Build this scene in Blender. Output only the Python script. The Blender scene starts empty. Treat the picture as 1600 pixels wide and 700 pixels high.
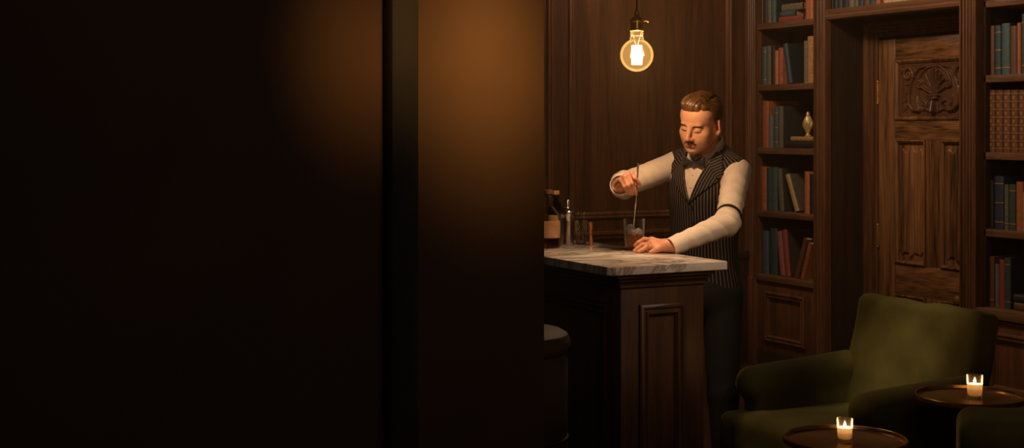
import bpy, bmesh, math, random
import numpy as np
from math import sin, cos, pi, radians as R
from mathutils import Vector, Matrix

# ------------------------------------------------------------------ camera
sc = bpy.context.scene
CAMZ = 1.58
FPX = 2185.0
YAW = math.atan2(1150.0, FPX)
CS, SN = cos(YAW), sin(YAW)
cam_data = bpy.data.cameras.new('camera')
cam = bpy.data.objects.new('camera', cam_data)
sc.collection.objects.link(cam)
cam.location = (0, 0, CAMZ)
cam.rotation_euler = (pi/2, 0, -YAW)
cam_data.sensor_fit = 'HORIZONTAL'
cam_data.sensor_width = 36
cam_data.lens = FPX/1600*36
cam_data.shift_y = -150/1600
cam_data.clip_end = 60
sc.camera = cam
# ------------------------------------------------------------------ view, world
sc.view_settings.view_transform = 'Standard'
sc.view_settings.look = 'None'
sc.view_settings.gamma = 1
sc.view_settings.exposure = 0.0
sc.view_settings.use_curve_mapping = False
sc.cycles.use_denoising = True
sc.cycles.max_bounces = 10
sc.cycles.transparent_max_bounces = 24
sc.cycles.sample_clamp_indirect = 3.0
sc.cycles.caustics_reflective = False
sc.cycles.caustics_refractive = False
world = bpy.data.worlds.new('world')
sc.world = world
world.use_nodes = True
world.node_tree.nodes['Background'].inputs[0].default_value = (0.95, 0.80, 0.66, 1)
world.node_tree.nodes['Background'].inputs[1].default_value = 0.018

def light(name, kind, loc, power, color, size=0.1, aim=None, **kw):
    d = bpy.data.lights.new(name, kind)
    o = bpy.data.objects.new(name, d)
    sc.collection.objects.link(o)
    o.location = loc
    d.energy = power
    d.color = color
    if kind == 'AREA':
        d.size = size
    else:
        d.shadow_soft_size = size
    if aim is not None:
        o.rotation_euler = (Vector(aim)-Vector(loc)).to_track_quat('-Z', 'Y').to_euler()
    for k, v in kw.items():
        setattr(d, k, v)
    return o

WARM = (1.0, 0.56, 0.26)
# ceiling lights assumed above the frame, none seen
LW = (1.0, 0.74, 0.52)
light('ceiling_spot_door', 'AREA', (4.55, 5.80, 2.95), 18, LW, 0.35, (6.0, 6.2, 1.3))
light('ceiling_spot_shelves', 'AREA', (4.3, 4.9, 2.9), 8, LW, 0.35, (6.0, 5.4, 1.4))
light('ceiling_spot_corner', 'AREA', (4.5, 7.1, 2.9), 6, LW, 0.3, (5.9, 7.3, 1.5))
light('ceiling_spot_chair', 'SPOT', (2.95, 3.3, 2.75), 170, (1.0, 0.78, 0.46), 0.10, (3.95, 4.22, 0.63), spot_size=R(14), spot_blend=1.0)
light('added_bar_key', 'SPOT', (3.15, 2.3, 2.8), 100, LW, 0.2, (2.9, 4.3, 1.05), spot_size=R(29), spot_blend=1.0)  # added key from the camera side for marble and glass
# two added spots that put a warm glow on the left wall
light('added_glow_near_corner', 'SPOT', (1.62, 2.35, 2.75), 290, (1.0, 0.52, 0.13), 0.15, (1.715, 3.41, 1.77), spot_size=R(22), spot_blend=1.0)
light('added_glow_far', 'SPOT', (1.33, 2.35, 2.75), 165, (1.0, 0.50, 0.12), 0.15, (1.36, 3.41, 1.79), spot_size=R(13), spot_blend=1.0)
light('added_fill', 'AREA', (1.5, 1.2, 2.95), 10, LW, 1.2, (3.0, 4.4, 0.9))  # added soft fill, stands for no particular lamp

# ------------------------------------------------------------------ geometry helpers
def cw(X, d, z):
    """camera-ground coordinates (right, depth) to world"""
    return np.array([CS*X+SN*d, -SN*X+CS*d, z])

def P(px, py, d):
    return cw((px-800)*d/FPX, d, CAMZ-(py-200)*d/FPX)

def y_on_x(px, x):
    r = (px-800)/FPX
    return (-SN*r+CS)*x/(CS*r+SN)

def x_on_y(px, y):
    r = (px-800)/FPX
    return (CS*r+SN)*y/(-SN*r+CS)

def d_of(p):
    return SN*p[0]+CS*p[1]

class MB:
    def __init__(s):
        s.v = []; s.f = []
    def add(s, vs, fs):
        o = len(s.v)
        s.v += [tuple(map(float, p)) for p in vs]
        s.f += [tuple(i+o for i in f) for f in fs]
        return s
    def box(s, x0, x1, y0, y1, z0, z1, b=0.0):
        x0, x1 = sorted((x0, x1)); y0, y1 = sorted((y0, y1)); z0, z1 = sorted((z0, z1))
        if b <= 0:
            vs = [(x, y, z) for x in (x0, x1) for y in (y0, y1) for z in (z0, z1)]
            return s.add(vs, [(0, 1, 3, 2), (4, 6, 7, 5), (0, 4, 5, 1), (2, 3, 7, 6), (0, 2, 6, 4), (1, 5, 7, 3)])
        bm = bmesh.new()
        bmesh.ops.create_cube(bm, size=1)
        for v in bm.verts:
            v.co = Vector((x0+(v.co.x+.5)*(x1-x0), y0+(v.co.y+.5)*(y1-y0), z0+(v.co.z+.5)*(z1-z0)))
        b = min(b, (x1-x0)*.45, (y1-y0)*.45, (z1-z0)*.45)
        bmesh.ops.bevel(bm, geom=bm.edges[:], offset=b, segments=2, affect='EDGES', profile=.5)
        return s.bm(bm)
    def bm(s, bm):
        bm.verts.index_update()
        s.add([v.co[:] for v in bm.verts], [[v.index for v in f.verts] for f in bm.faces])
        bm.free()
        return s
    def loft(s, rings, closed=True, caps=True):
        """rings: list of equal-length vertex rings"""
        n = len(rings[0]); vs = [p for r in rings for p in r]; fs = []
        for i in range(len(rings)-1):
            for j in range(n if closed else n-1):
                k = (j+1) % n
                fs.append((i*n+j, i*n+k, (i+1)*n+k, (i+1)*n+j))
        if caps and closed:
            fs.append(tuple(range(n-1, -1, -1)))
            fs.append(tuple((len(rings)-1)*n+j for j in range(n)))
        return s.add(vs, fs)
    def lathe(s, prof, c=(0, 0, 0), n=32):
        rings = [[(c[0]+r*cos(2*pi*j/n), c[1]+r*sin(2*pi*j/n), c[2]+z) for j in range(n)] for r, z in prof]
        return s.loft(rings)
    def tube(s, pts, rad, n=10):
        pts = [np.array(p, float) for p in pts]
        if not hasattr(rad, '__len__'):
            rad = [rad]*len(pts)
        rings = []; u = None
        for i, p in enumerate(pts):
            t = pts[min(i+1, len(pts)-1)]-pts[max(i-1, 0)]
            t = t/(np.linalg.norm(t)+1e-12)
            if u is None:
                a = np.array((0, 0, 1.)) if abs(t[2]) < .9 else np.array((1., 0, 0))
                u = np.cross(t, a)
            u = u-t*np.dot(u, t); u /= np.linalg.norm(u)
            w = np.cross(t, u)
            rings.append([p+rad[i]*(u*cos(2*pi*j/n)+w*sin(2*pi*j/n)) for j in range(n)])
        return s.loft(rings)
    def prism(s, poly, axis, a, b):
        """extrude a 2D polygon along axis (0 x, 1 y, 2 z) from a to b"""
        def mk(p, t):
            q = list(p); q.insert(axis, t); return tuple(q)
        return s.loft([[mk(p, a) for p in poly], [mk(p, b) for p in poly]])
    def ell(s, c, r, n=16, m=10, M=None):
        rings = []
        for i in range(m+1):
            t = pi*(i+.02)/(m+.04)
            ring = []
            for j in range(n):
                q = np.array((r[0]*sin(t)*cos(2*pi*j/n), r[1]*sin(t)*sin(2*pi*j/n), -r[2]*cos(t)))
                if M is not None: q = M@q
                ring.append(np.array(c)+q)
            rings.append(ring)
        return s.loft(rings)
    def torus(s, c, R0, r0, M=None, n=32, m=8, a0=0, a1=2*pi):
        rings = []
        full = abs(a1-a0-2*pi) < 1e-6
        for i in range(n+1):
            a = a0+(a1-a0)*i/n
            ring = []
            for j in range(m):
                b = 2*pi*j/m
                q = np.array(((R0+r0*cos(b))*cos(a), (R0+r0*cos(b))*sin(a), r0*sin(b)))
                if M is not None: q = M@q
                ring.append(np.array(c)+q)
            rings.append(ring)
        return s.loft(rings, caps=not full)

COL = sc.collection
def mesh_from(name, verts, faces, smooth=False, sharp=35):
    me = bpy.data.meshes.new(name)
    if isinstance(faces, np.ndarray):
        nq = len(faces)
        me.vertices.add(len(verts)); me.vertices.foreach_set('co', np.asarray(verts, np.float32).ravel())
        me.loops.add(nq*4); me.loops.foreach_set('vertex_index', faces.astype(np.int32).ravel())
        me.polygons.add(nq)
        me.polygons.foreach_set('loop_start', np.arange(0, nq*4, 4, dtype=np.int32))
        me.update(calc_edges=True); me.validate()
    else:
        me.from_pydata(verts, [], faces)
        bm = bmesh.new(); bm.from_mesh(me)
        bmesh.ops.recalc_face_normals(bm, faces=bm.faces)
        bm.to_mesh(me); bm.free()
    if smooth:
        me.polygons.foreach_set('use_smooth', np.ones(len(me.polygons), bool))
        if smooth == 'auto':
            me.set_sharp_from_angle(angle=R(sharp))
    return me

def base_of(parent):
    while parent.parent is not None:
        parent = parent.parent
    return np.array(parent.location)

def empty(name, loc, label, cat, group=None, rotz=0):
    o = bpy.data.objects.new(name, None)
    COL.objects.link(o); o.location = tuple(loc); o.rotation_euler = (0, 0, rotz)
    o.empty_display_size = .05
    tag(o, label, cat, group)
    return o

def tag(o, label=None, cat=None, group=None, kind=None):
    if label: o['label'] = label
    if cat: o['category'] = cat
    if group: o['group'] = group
    if kind: o['kind'] = kind
    return o

def part(name, mb, m, parent=None, smooth='auto', base=None, local=False, label=None, attrs=None):
    """one mesh object; MB or (verts, faces) given in world coordinates, stored relative to the thing's base"""
    v, f = (mb.v, mb.f) if isinstance(mb, MB) else mb
    v = np.array(v, float).reshape(-1, 3)
    b = np.zeros(3)
    if not local:
        if parent is not None: b = base_of(parent)
        elif base is not None: b = np.array(base, float)
        else:
            lo, hi = v.min(0), v.max(0); b = np.array([(lo[0]+hi[0])/2, (lo[1]+hi[1])/2, lo[2]])
    vv = v-b
    me = mesh_from(name, vv if isinstance(f, np.ndarray) else [tuple(p) for p in vv], f, smooth)
    if attrs:
        for k, a in attrs.items():
            at = me.attributes.new(k, 'FLOAT', 'POINT'); at.data.foreach_set('value', np.asarray(a, np.float32))
    me.materials.append(m)
    o = bpy.data.objects.new(name, me)
    COL.objects.link(o)
    if parent is not None: o.parent = parent
    else: o.location = tuple(b)
    if label: o['label'] = label
    return o

def struct(name, mb, m, parent=None, smooth='auto'):
    o = part(name, mb, m, parent, smooth)
    if parent is None: o['kind'] = 'structure'
    return o

# ------------------------------------------------------------------ signed-distance sculpting
def smin(a, b, k):
    if k <= 0: return np.minimum(a, b)
    h = np.clip(.5+.5*(b-a)/k, 0, 1)
    return b+(a-b)*h-k*h*(1-h)
def smax(a, b, k):
    return -smin(-a, -b, k)

class SDF:
    """list of primitives blended in order, in a local frame M (3x3, columns = axes), origin o"""
    def __init__(s, o=(0, 0, 0), M=None):
        s.o = np.array(o, float); s.M = np.eye(3) if M is None else np.array(M, float); s.p = []
    def w(s, p):
        return s.o+s.M@np.array(p, float)
    def loc(s, pts):
        return (pts-s.o)@s.M
    def _add(s, fn, c, rad, op, k):
        s.p.append((fn, np.array(c, float), rad, op, k)); return s
    def cone(s, a, b, ra, rb, k=0.0, op='u'):
        a = np.array(a, float); b = np.array(b, float); ab = b-a; L2 = ab@ab+1e-12
        def fn(q):
            t = np.clip(((q-a)@ab)/L2, 0, 1)
            return np.linalg.norm(q-a-t[:, None]*ab, axis=1)-(ra+(rb-ra)*t)
        return s._add(fn, (a+b)/2, math.sqrt(L2)/2+max(ra, rb), op, k)
    def chain(s, pts, rs, k=0.0):
        for i in range(len(pts)-1): s.cone(pts[i], pts[i+1], rs[i], rs[i+1], k if i == 0 else .004)
        return s
    def ell(s, c, r, k=0.0, op='u', Rm=None):
        c = np.array(c, float); r = np.array(r, float)
        def fn(q):
            l = q-c
            if Rm is not None: l = l@Rm
            k0 = np.linalg.norm(l/r, axis=1); k1 = np.linalg.norm(l/(r*r), axis=1)+1e-9
            return k0*(k0-1)/k1
        return s._add(fn, c, r.max(), op, k)
    def box(s, c, h, rd, k=0.0, op='u', Rm=None):
        c = np.array(c, float); h = np.array(h, float)-rd
        def fn(q):
            l = q-c
            if Rm is not None: l = l@Rm
            d = np.abs(l)-h
            return np.linalg.norm(np.maximum(d, 0), axis=1)+np.minimum(d.max(1), 0)-rd
        return s._add(fn, c, np.linalg.norm(h)+rd, op, k)
    def __call__(s, pts, far=0.0):
        q = s.loc(pts)
        mid = (q.max(0)+q.min(0))/2; hr = np.linalg.norm(q-mid, axis=1).max()
        F = np.full(len(q), 1.0)
        for fn, c, rad, op, k in s.p:
            if len(q) > 1 and hr < .5 and np.linalg.norm(c-mid) > rad+hr+k+.02+far: continue
            if op == 'u': F = smin(F, fn(q), k)
            elif op == 's': F = smax(F, -fn(q), k)
            else: F = smax(F, fn(q), k)
        return F

def surfnet(func, lo, hi, h, B=28):
    lo = np.array(lo, float); hi = np.array(hi, float)
    n = np.ceil((hi-lo)/h).astype(int)+2
    nb = np.ceil(n/B).astype(int)
    NY, NZ = n[1]+2*B+8, n[2]+2*B+8
    corners = np.array([(i, j, k) for i in (0, 1) for j in (0, 1) for k in (0, 1)])
    edges = [(a, b) for a in range(8) for b in range(a+1, 8) if np.abs(corners[a]-corners[b]).sum() == 1]
    bi = np.array([(i, j, k) for i in range(nb[0]) for j in range(nb[1]) for k in range(nb[2])])
    cen = lo+(bi*B+B/2+.5)*h
    cf = func(cen)
    diag = B*h*.87*1.45+2*h
    ids = []; vps = []; qs = []
    g = np.arange(B+2)
    G = np.stack(np.meshgrid(g, g, g, indexing='ij'), -1).reshape(-1, 3)
    for b in bi[np.abs(cf) < diag]:
        i0 = b*B
        F = func(lo+(G+i0)*h).reshape(B+2, B+2, B+2)
        S = F < 0
        if S.all() or not S.any(): continue
        cs = sum(S[c[0]:c[0]+B+1, c[1]:c[1]+B+1, c[2]:c[2]+B+1].astype(np.int8) for c in corners)
        mix = np.argwhere((cs > 0) & (cs < 8))
        if not len(mix): continue
        val = np.stack([F[mix[:, 0]+c[0], mix[:, 1]+c[1], mix[:, 2]+c[2]] for c in corners], 1)
        acc = np.zeros((len(mix), 3)); cnt = np.zeros(len(mix))
        for a, e in edges:
            va, ve = val[:, a], val[:, e]
            m = (va < 0) != (ve < 0)
            t = np.where(m, va/np.where(m, va-ve, 1), 0)
            acc += np.where(m[:, None], corners[a]+t[:, None]*(corners[e]-corners[a]), 0); cnt += m
        gm = mix+i0
        ids.append((gm[:, 0].astype(np.int64)*NY+gm[:, 1])*NZ+gm[:, 2])
        vps.append(lo+(gm+acc/cnt[:, None])*h)
        for ax in range(3):
            u, w = [(1, 2), (2, 0), (0, 1)][ax]
            sl = [slice(1, B+1)]*3; s2 = list(sl); s2[ax] = slice(2, B+2)
            A = S[tuple(sl)]; C = S[tuple(s2)]
            e = np.argwhere(A != C)
            if not len(e): continue
            flip = A[e[:, 0], e[:, 1], e[:, 2]]
            e = e+1+i0
            du = np.zeros(3, int); du[u] = 1; dw = np.zeros(3, int); dw[w] = 1
            quad = np.stack([e-du-dw, e-dw, e, e-du], 1)
            qi = (quad[..., 0].astype(np.int64)*NY+quad[..., 1])*NZ+quad[..., 2]
            qi[~flip] = qi[~flip][:, ::-1]
            qs.append(qi)
    ids = np.concatenate(ids); vps = np.concatenate(vps); qs = np.concatenate(qs)
    uid, first = np.unique(ids, return_index=True)
    return vps[first], np.searchsorted(uid, qs)

def sculpt(name, func, lo, hi, h, m, parent, label=None, attrs=None, relax=1, local=False):
    v, f = surfnet(func, lo, hi, h)
    lab = np.arange(len(v))          # keep the main body, drop specks
    while True:
        m_ = lab[f].min(1); new = lab.copy()
        for a in range(4): np.minimum.at(new, f[:, a], m_)
        new = new[new]
        if (new == lab).all(): break
        lab = new
    cnt_ = np.bincount(lab, minlength=len(v)); keep = cnt_[lab] > .06*len(v)
    if not keep.all():
        idx = np.cumsum(keep)-1; f = idx[f[keep[f[:, 0]]]]; v = v[keep]
    for _ in range(relax):           # light smoothing along the quads
        acc = np.zeros_like(v); cnt = np.zeros(len(v))
        for a in range(4):
            for b in ((a+1) % 4, (a+3) % 4):
                np.add.at(acc, f[:, a], v[f[:, b]]); np.add.at(cnt, f[:, a], 1)
        v = .5*v+.5*acc/np.maximum(cnt, 1)[:, None]
    at = {k: fn(v) for k, fn in attrs.items()} if attrs else None
    return part(name, (v, f), m, parent, smooth=True, label=label, attrs=at, local=local)

def rotx(a): return np.array([[1, 0, 0], [0, cos(a), -sin(a)], [0, sin(a), cos(a)]])
def roty(a): return np.array([[cos(a), 0, sin(a)], [0, 1, 0], [-sin(a), 0, cos(a)]])
def rotz(a): return np.array([[cos(a), -sin(a), 0], [sin(a), cos(a), 0], [0, 0, 1]])

# ------------------------------------------------------------------ materials
def srgb(r, g, b):
    def f(c):
        c /= 255
        return c/12.92 if c <= .04045 else ((c+.055)/1.055)**2.4
    return (f(r), f(g), f(b), 1)

def newmat(name):
    m = bpy.data.materials.new(name); m.use_nodes = True
    nt = m.node_tree; bs = nt.nodes['Principled BSDF']
    return m, nt, bs, nt.nodes, nt.links

def setp(bs, **kw):
    for k, v in kw.items():
        bs.inputs[k.replace('_', ' ')].default_value = v

def plain(name, col, rough=.5, metal=0.0, var=.25, scale=18, bump=0.0, bscale=200, **kw):
    m, nt, bs, N, L = newmat(name)
    tc = N.new('ShaderNodeTexCoord'); no = N.new('ShaderNodeTexNoise')
    no.inputs['Scale'].default_value = scale; no.inputs['Detail'].default_value = 4
    L.new(tc.outputs['Object'], no.inputs['Vector'])
    cr = N.new('ShaderNodeValToRGB'); L.new(no.outputs['Fac'], cr.inputs['Fac'])
    cr.color_ramp.elements[0].position = .3; cr.color_ramp.elements[1].position = .7
    cr.color_ramp.elements[0].color = tuple(c*(1-var) for c in col[:3])+(1,)
    cr.color_ramp.elements[1].color = tuple(min(1, c*(1+var)) for c in col[:3])+(1,)
    L.new(cr.outputs['Color'], bs.inputs['Base Color'])
    setp(bs, Roughness=rough, Metallic=metal, **kw)
    if bump > 0:
        n2 = N.new('ShaderNodeTexNoise'); n2.inputs['Scale'].default_value = bscale
        L.new(tc.outputs['Object'], n2.inputs['Vector'])
        bp = N.new('ShaderNodeBump'); bp.inputs['Strength'].default_value = bump; bp.inputs['Distance'].default_value = .002
        L.new(n2.outputs['Fac'], bp.inputs['Height']); L.new(bp.outputs['Normal'], bs.inputs['Normal'])
    return m

def wood(name, c0, c1, rough=.38, axis=2, stretch=.06, scale=14, bump=.12, contrast=(.32, .68)):
    m, nt, bs, N, L = newmat(name)
    tc = N.new('ShaderNodeTexCoord'); mp = N.new('ShaderNodeMapping')
    sv = [1, 1, 1]; sv[axis] = stretch
    mp.inputs['Scale'].default_value = sv
    L.new(tc.outputs['Object'], mp.inputs['Vector'])
    no = N.new('ShaderNodeTexNoise'); no.inputs['Scale'].default_value = scale
    no.inputs['Detail'].default_value = 8; no.inputs['Roughness'].default_value = .62; no.inputs['Distortion'].default_value = 1.2
    L.new(mp.outputs['Vector'], no.inputs['Vector'])
    n2 = N.new('ShaderNodeTexNoise'); n2.inputs['Scale'].default_value = scale*9; n2.inputs['Detail'].default_value = 3
    L.new(mp.outputs['Vector'], n2.inputs['Vector'])
    mx = N.new('ShaderNodeMath'); mx.operation = 'MULTIPLY_ADD'; mx.inputs[1].default_value = .35
    L.new(n2.outputs['Fac'], mx.inputs[0])
    m3 = N.new('ShaderNodeMath'); m3.operation = 'MULTIPLY'; m3.inputs[1].default_value = .68
    L.new(no.outputs['Fac'], m3.inputs[0]); L.new(m3.outputs[0], mx.inputs[2])
    cr = N.new('ShaderNodeValToRGB')
    cr.color_ramp.elements[0].position = contrast[0]; cr.color_ramp.elements[1].position = contrast[1]
    cr.color_ramp.elements[0].color = c0; cr.color_ramp.elements[1].color = c1
    L.new(mx.outputs[0], cr.inputs['Fac']); L.new(cr.outputs['Color'], bs.inputs['Base Color'])
    bp = N.new('ShaderNodeBump'); bp.inputs['Strength'].default_value = bump; bp.inputs['Distance'].default_value = .003
    L.new(mx.outputs[0], bp.inputs['Height']); L.new(bp.outputs['Normal'], bs.inputs['Normal'])
    setp(bs, Roughness=rough)
    bs.inputs['Specular IOR Level'].default_value = .4
    return m

W_PANEL = wood('walnut_panelling', srgb(40, 23, 12), srgb(100, 60, 32), .42, scale=10)
W_CASE = wood('walnut_bookcase', srgb(56, 33, 20), srgb(124, 78, 48), .36)
W_CASEY = wood('walnut_shelf_board', srgb(66, 42, 27), srgb(134, 92, 62), .40, axis=1)
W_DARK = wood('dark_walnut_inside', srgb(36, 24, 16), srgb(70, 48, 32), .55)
W_DOOR = wood('oak_door', srgb(40, 23, 12), srgb(160, 106, 62), .33, scale=11, stretch=.05, contrast=(.38, .64))
W_DOORY = wood('oak_door_rail', srgb(40, 23, 12), srgb(160, 106, 62), .33, axis=1, scale=11, stretch=.09, contrast=(.38, .64))
W_CARVE = wood('carved_oak', srgb(58, 35, 20), srgb(112, 74, 46), .26, scale=8)
W_BAR = wood('dark_oak_bar', srgb(34, 20, 12), srgb(74, 45, 26), .42, scale=12)
W_FLOOR = wood('floor_oak', srgb(34, 19, 11), srgb(70, 42, 25), .35, axis=1)

def marble():
    m, nt, bs, N, L = newmat('veined_marble')
    tc = N.new('ShaderNodeTexCoord')
    n1 = N.new('ShaderNodeTexNoise'); n1.inputs['Scale'].default_value = 2.4; n1.inputs['Detail'].default_value = 7
    n1.inputs['Roughness'].default_value = .6; n1.inputs['Distortion'].default_value = 1.1
    mp = N.new('ShaderNodeMapping'); mp.inputs['Rotation'].default_value = (0.3, .2, R(38)); mp.inputs['Scale'].default_value = (1, 2.2, 1)
    L.new(tc.outputs['Object'], mp.inputs['Vector']); L.new(mp.outputs['Vector'], n1.inputs['Vector'])
    ab = N.new('ShaderNodeMath'); ab.operation = 'SUBTRACT'; ab.inputs[1].default_value = .5
    L.new(n1.outputs['Fac'], ab.inputs[0])
    a2 = N.new('ShaderNodeMath'); a2.operation = 'ABSOLUTE'; L.new(ab.outputs[0], a2.inputs[0])
    cr = N.new('ShaderNodeValToRGB')
    e = cr.color_ramp.elements
    e[0].position = 0; e[0].color = srgb(136, 122, 112); e[1].position = .028; e[1].color = srgb(196, 184, 172)
    x = e.new(.12); x.color = srgb(222, 212, 200)
    L.new(a2.outputs[0], cr.inputs['Fac'])
    n2 = N.new('ShaderNodeTexNoise'); n2.inputs['Scale'].default_value = 3; L.new(tc.outputs['Object'], n2.inputs['Vector'])
    mi = N.new('ShaderNodeMix'); mi.data_type = 'RGBA'; mi.blend_type = 'MULTIPLY'; mi.inputs[0].default_value = .5
    c2 = N.new('ShaderNodeValToRGB'); c2.color_ramp.elements[0].position = .35; c2.color_ramp.elements[0].color = srgb(170, 150, 140); c2.color_ramp.elements[1].position = .65
    L.new(n2.outputs['Fac'], c2.inputs['Fac'])
    L.new(cr.outputs['Color'], mi.inputs[6]); L.new(c2.outputs['Color'], mi.inputs[7])
    L.new(mi.outputs[2], bs.inputs['Base Color'])
    setp(bs, Roughness=.13)
    return m
MARBLE = marble()

def velvet():
    m = plain('green_velvet', srgb(78, 71, 37), .85, var=.22, scale=7, bump=.25, bscale=60)
    bs = m.node_tree.nodes['Principled BSDF']
    bs.inputs['Sheen Weight'].default_value = .55
    bs.inputs['Sheen Roughness'].default_value = .4
    bs.inputs['Sheen Tint'].default_value = srgb(150, 145, 70)
    bs.inputs['Specular IOR Level'].default_value = .1
    return m
VELVET = velvet()

def thin_glass(name, tint, rough=.02, refl=1.0, emit=None, body=.28):
    """thin clear glass: tinted see-through plus fresnel reflection"""
    m, nt, bs, N, L = newmat(name)
    N.remove(bs)
    tr = N.new('ShaderNodeBsdfTransparent'); tr.inputs[0].default_value = tint
    gl = N.new('ShaderNodeBsdfGlossy'); gl.inputs['Roughness'].default_value = rough
    df = N.new('ShaderNodeBsdfTranslucent'); df.inputs[0].default_value = (.85, .82, .78, 1)
    d2 = N.new('ShaderNodeBsdfDiffuse'); d2.inputs[0].default_value = (.85, .82, .78, 1)
    md = N.new('ShaderNodeMixShader'); md.inputs[0].default_value = .5; L.new(df.outputs[0], md.inputs[1]); L.new(d2.outputs[0], md.inputs[2])
    mg = N.new('ShaderNodeMixShader'); mg.inputs[0].default_value = body; L.new(gl.outputs[0], mg.inputs[1]); L.new(md.outputs[0], mg.inputs[2])
    fr = N.new('ShaderNodeLayerWeight'); fr.inputs['Blend'].default_value = .18*refl
    mx = N.new('ShaderNodeMixShader')
    L.new(fr.outputs['Fresnel'], mx.inputs[0]); L.new(tr.outputs[0], mx.inputs[1]); L.new(mg.outputs[0], mx.inputs[2])
    out = N['Material Output']
    if emit:
        em = N.new('ShaderNodeEmission'); em.inputs[0].default_value = emit[0]; em.inputs[1].default_value = emit[1]
        ad = N.new('ShaderNodeAddShader'); L.new(mx.outputs[0], ad.inputs[0]); L.new(em.outputs[0], ad.inputs[1])
        L.new(ad.outputs[0], out.inputs[0])
    else:
        L.new(mx.outputs[0], out.inputs[0])
    return m
def emission(name, col, s):
    m, nt, bs, N, L = newmat(name)
    N.remove(bs)
    em = N.new('ShaderNodeEmission'); em.inputs[0].default_value = col; em.inputs[1].default_value = s
    L.new(em.outputs[0], N['Material Output'].inputs[0])
    return m

GLASS = thin_glass('clear_glass', (.93, .93, .93, 1))
AMBER_GLASS = thin_glass('amber_bulb_glass', (1, .90, .70, 1), emit=((1, .52, .15, 1), .26), body=0, refl=.8)
BRASS = plain('aged_brass', srgb(196, 148, 82), .32, .8, var=.12)
BRASS_TRAY = plain('brass_tray_metal', srgb(196, 152, 98), .22, .92, var=.15, scale=9)
COPPER = plain('copper', srgb(214, 140, 98), .25, .85, var=.06)
STEEL = plain('polished_steel', srgb(205, 196, 184), .14, 1.0, var=.05)
BLACK_METAL = plain('blackened_metal', srgb(24, 22, 20), .45, .6)

# ================================================================== the room
XF, XB = 5.80, 6.14           # front of the bookcases, wall behind them
YB = 7.64                     # panelled wall behind the bar
CEIL = 3.0
struct('floor', MB().box(-3, 6.6, -2, 8.0, -.1, 0), W_FLOOR)
struct('ceiling', MB().box(-3, 6.6, -2, 8.0, CEIL, CEIL+.1), plain('ceiling_plaster', srgb(70, 52, 40), .9))
struct('wall_back', MB().box(1.2, 6.4, YB, YB+.15, 0, CEIL), W_PANEL)
struct('wall_right', MB().box(XB+.03, XB+.2, 2.0, YB, 0, CEIL), W_DARK)
wl = MB().box(-2.6, 1.896, 3.41, 3.56, 0, CEIL)
struct('wall_left_added', wl, plain('dark_umber_plaster', srgb(60, 38, 22), .85, var=.18, scale=2.2))  # added partition: hides the bar's left end and blocks the bulb light
# dark post against the left wall
xa, xb = x_on_y(611, 3.35), x_on_y(655, 3.35)
tp = MB().box(xa, xb, 3.345, 3.41, 0, CEIL, .012)
struct('trim_1', tp, plain('blackened_post', srgb(22, 17, 14), .8))

PROF = [(0, 0), (0, .012), (.006, .020), (.013, .022), (.018, .014), (.024, .012), (.028, .018), (.034, .018), (.040, .008), (.044, .0)]
def mould(mb, u0, u1, w0, w1, mapf, prof=PROF):
    rings = []
    for ins, out in prof:
        rings.append([mapf(u0+ins, w0+ins, out), mapf(u1-ins, w0+ins, out), mapf(u1-ins, w1-ins, out), mapf(u0+ins, w1-ins, out)])
    mb.loft(rings, caps=False)
    return mb
back_map = lambda u, w, o: (u, YB-o, w)
right_map = lambda xp: (lambda u, w, o: (xp-o, u, w))

n = 2
for (x0, x1) in ((x_on_y(887.5, YB), x_on_y(1142, YB)), (x_on_y(862.5, YB)-1.24, x_on_y(862.5, YB)), (x_on_y(862.5, YB)-2.61, x_on_y(862.5, YB)-1.37)):
    struct('trim_%d' % n, mould(mould(MB(), x0, x1, 1.0, 2.8, back_map), x0, x1, .22, .80, back_map), W_CASE); n += 1
rail = [(YB, .868), (YB-.02, .868), (YB-.028, .878), (YB-.028, .892), (YB-.045, .902), (YB-.045, .918), (YB, .922)]
struct('trim_%d' % n, MB().prism(rail, 0, 1.3, XF-.14), W_CASE); n += 1
# dado block beside the bookcase
struct('trim_%d' % n, MB().box(XF-.125, XF-.005, YB-.05, YB, 0, .70, .004).box(XF-.135, XF-.003, YB-.065, YB, .70, .755, .012), W_BAR); n += 1
struct('baseboard_back', MB().box(1.3, XF-.14, YB-.025, YB, 0, .16, .006), W_CASE)

def fluted(mb, y0, y1, x, z0, z1, k, back=.05, rib=.020, pw=.6):
    """pilaster face along z with k rounded reeds between grooves, facing -x"""
    y0, y1 = min(y0, y1), max(y0, y1)
    e = (y1-y0)*.12
    poly = [(x+back, y0), (x, y0), (x, y0+e*.7)]
    w = (y1-y0-2*e)/k
    for i in range(k):
        a = y0+e+i*w
        poly.append((x+rib, a+w*.04))
        for t in (.12, .25, .4, .5, .6, .75, .88):
            poly.append((x+rib*(1-math.sin(pi*t)**pw)+.001, a+w*t))
        poly.append((x+rib, a+w*.96))
    poly += [(x, y1-e*.7), (x, y1), (x+back, y1)]
    return mb.prism(poly, 2, z0, z1)

# ------------------------------------------------------------------ bookcases
SHELF = [2.275, 1.867, 1.448, 1.030, .605]          # tops of the shelf boards
def shelf_board(y0, y1, z, x0, parent, name='shelf', th=.040):
    mb = MB().box(x0, XB, y0, y1, z-th, z, .004)
    return part(name, mb, W_CASEY, parent)

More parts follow.
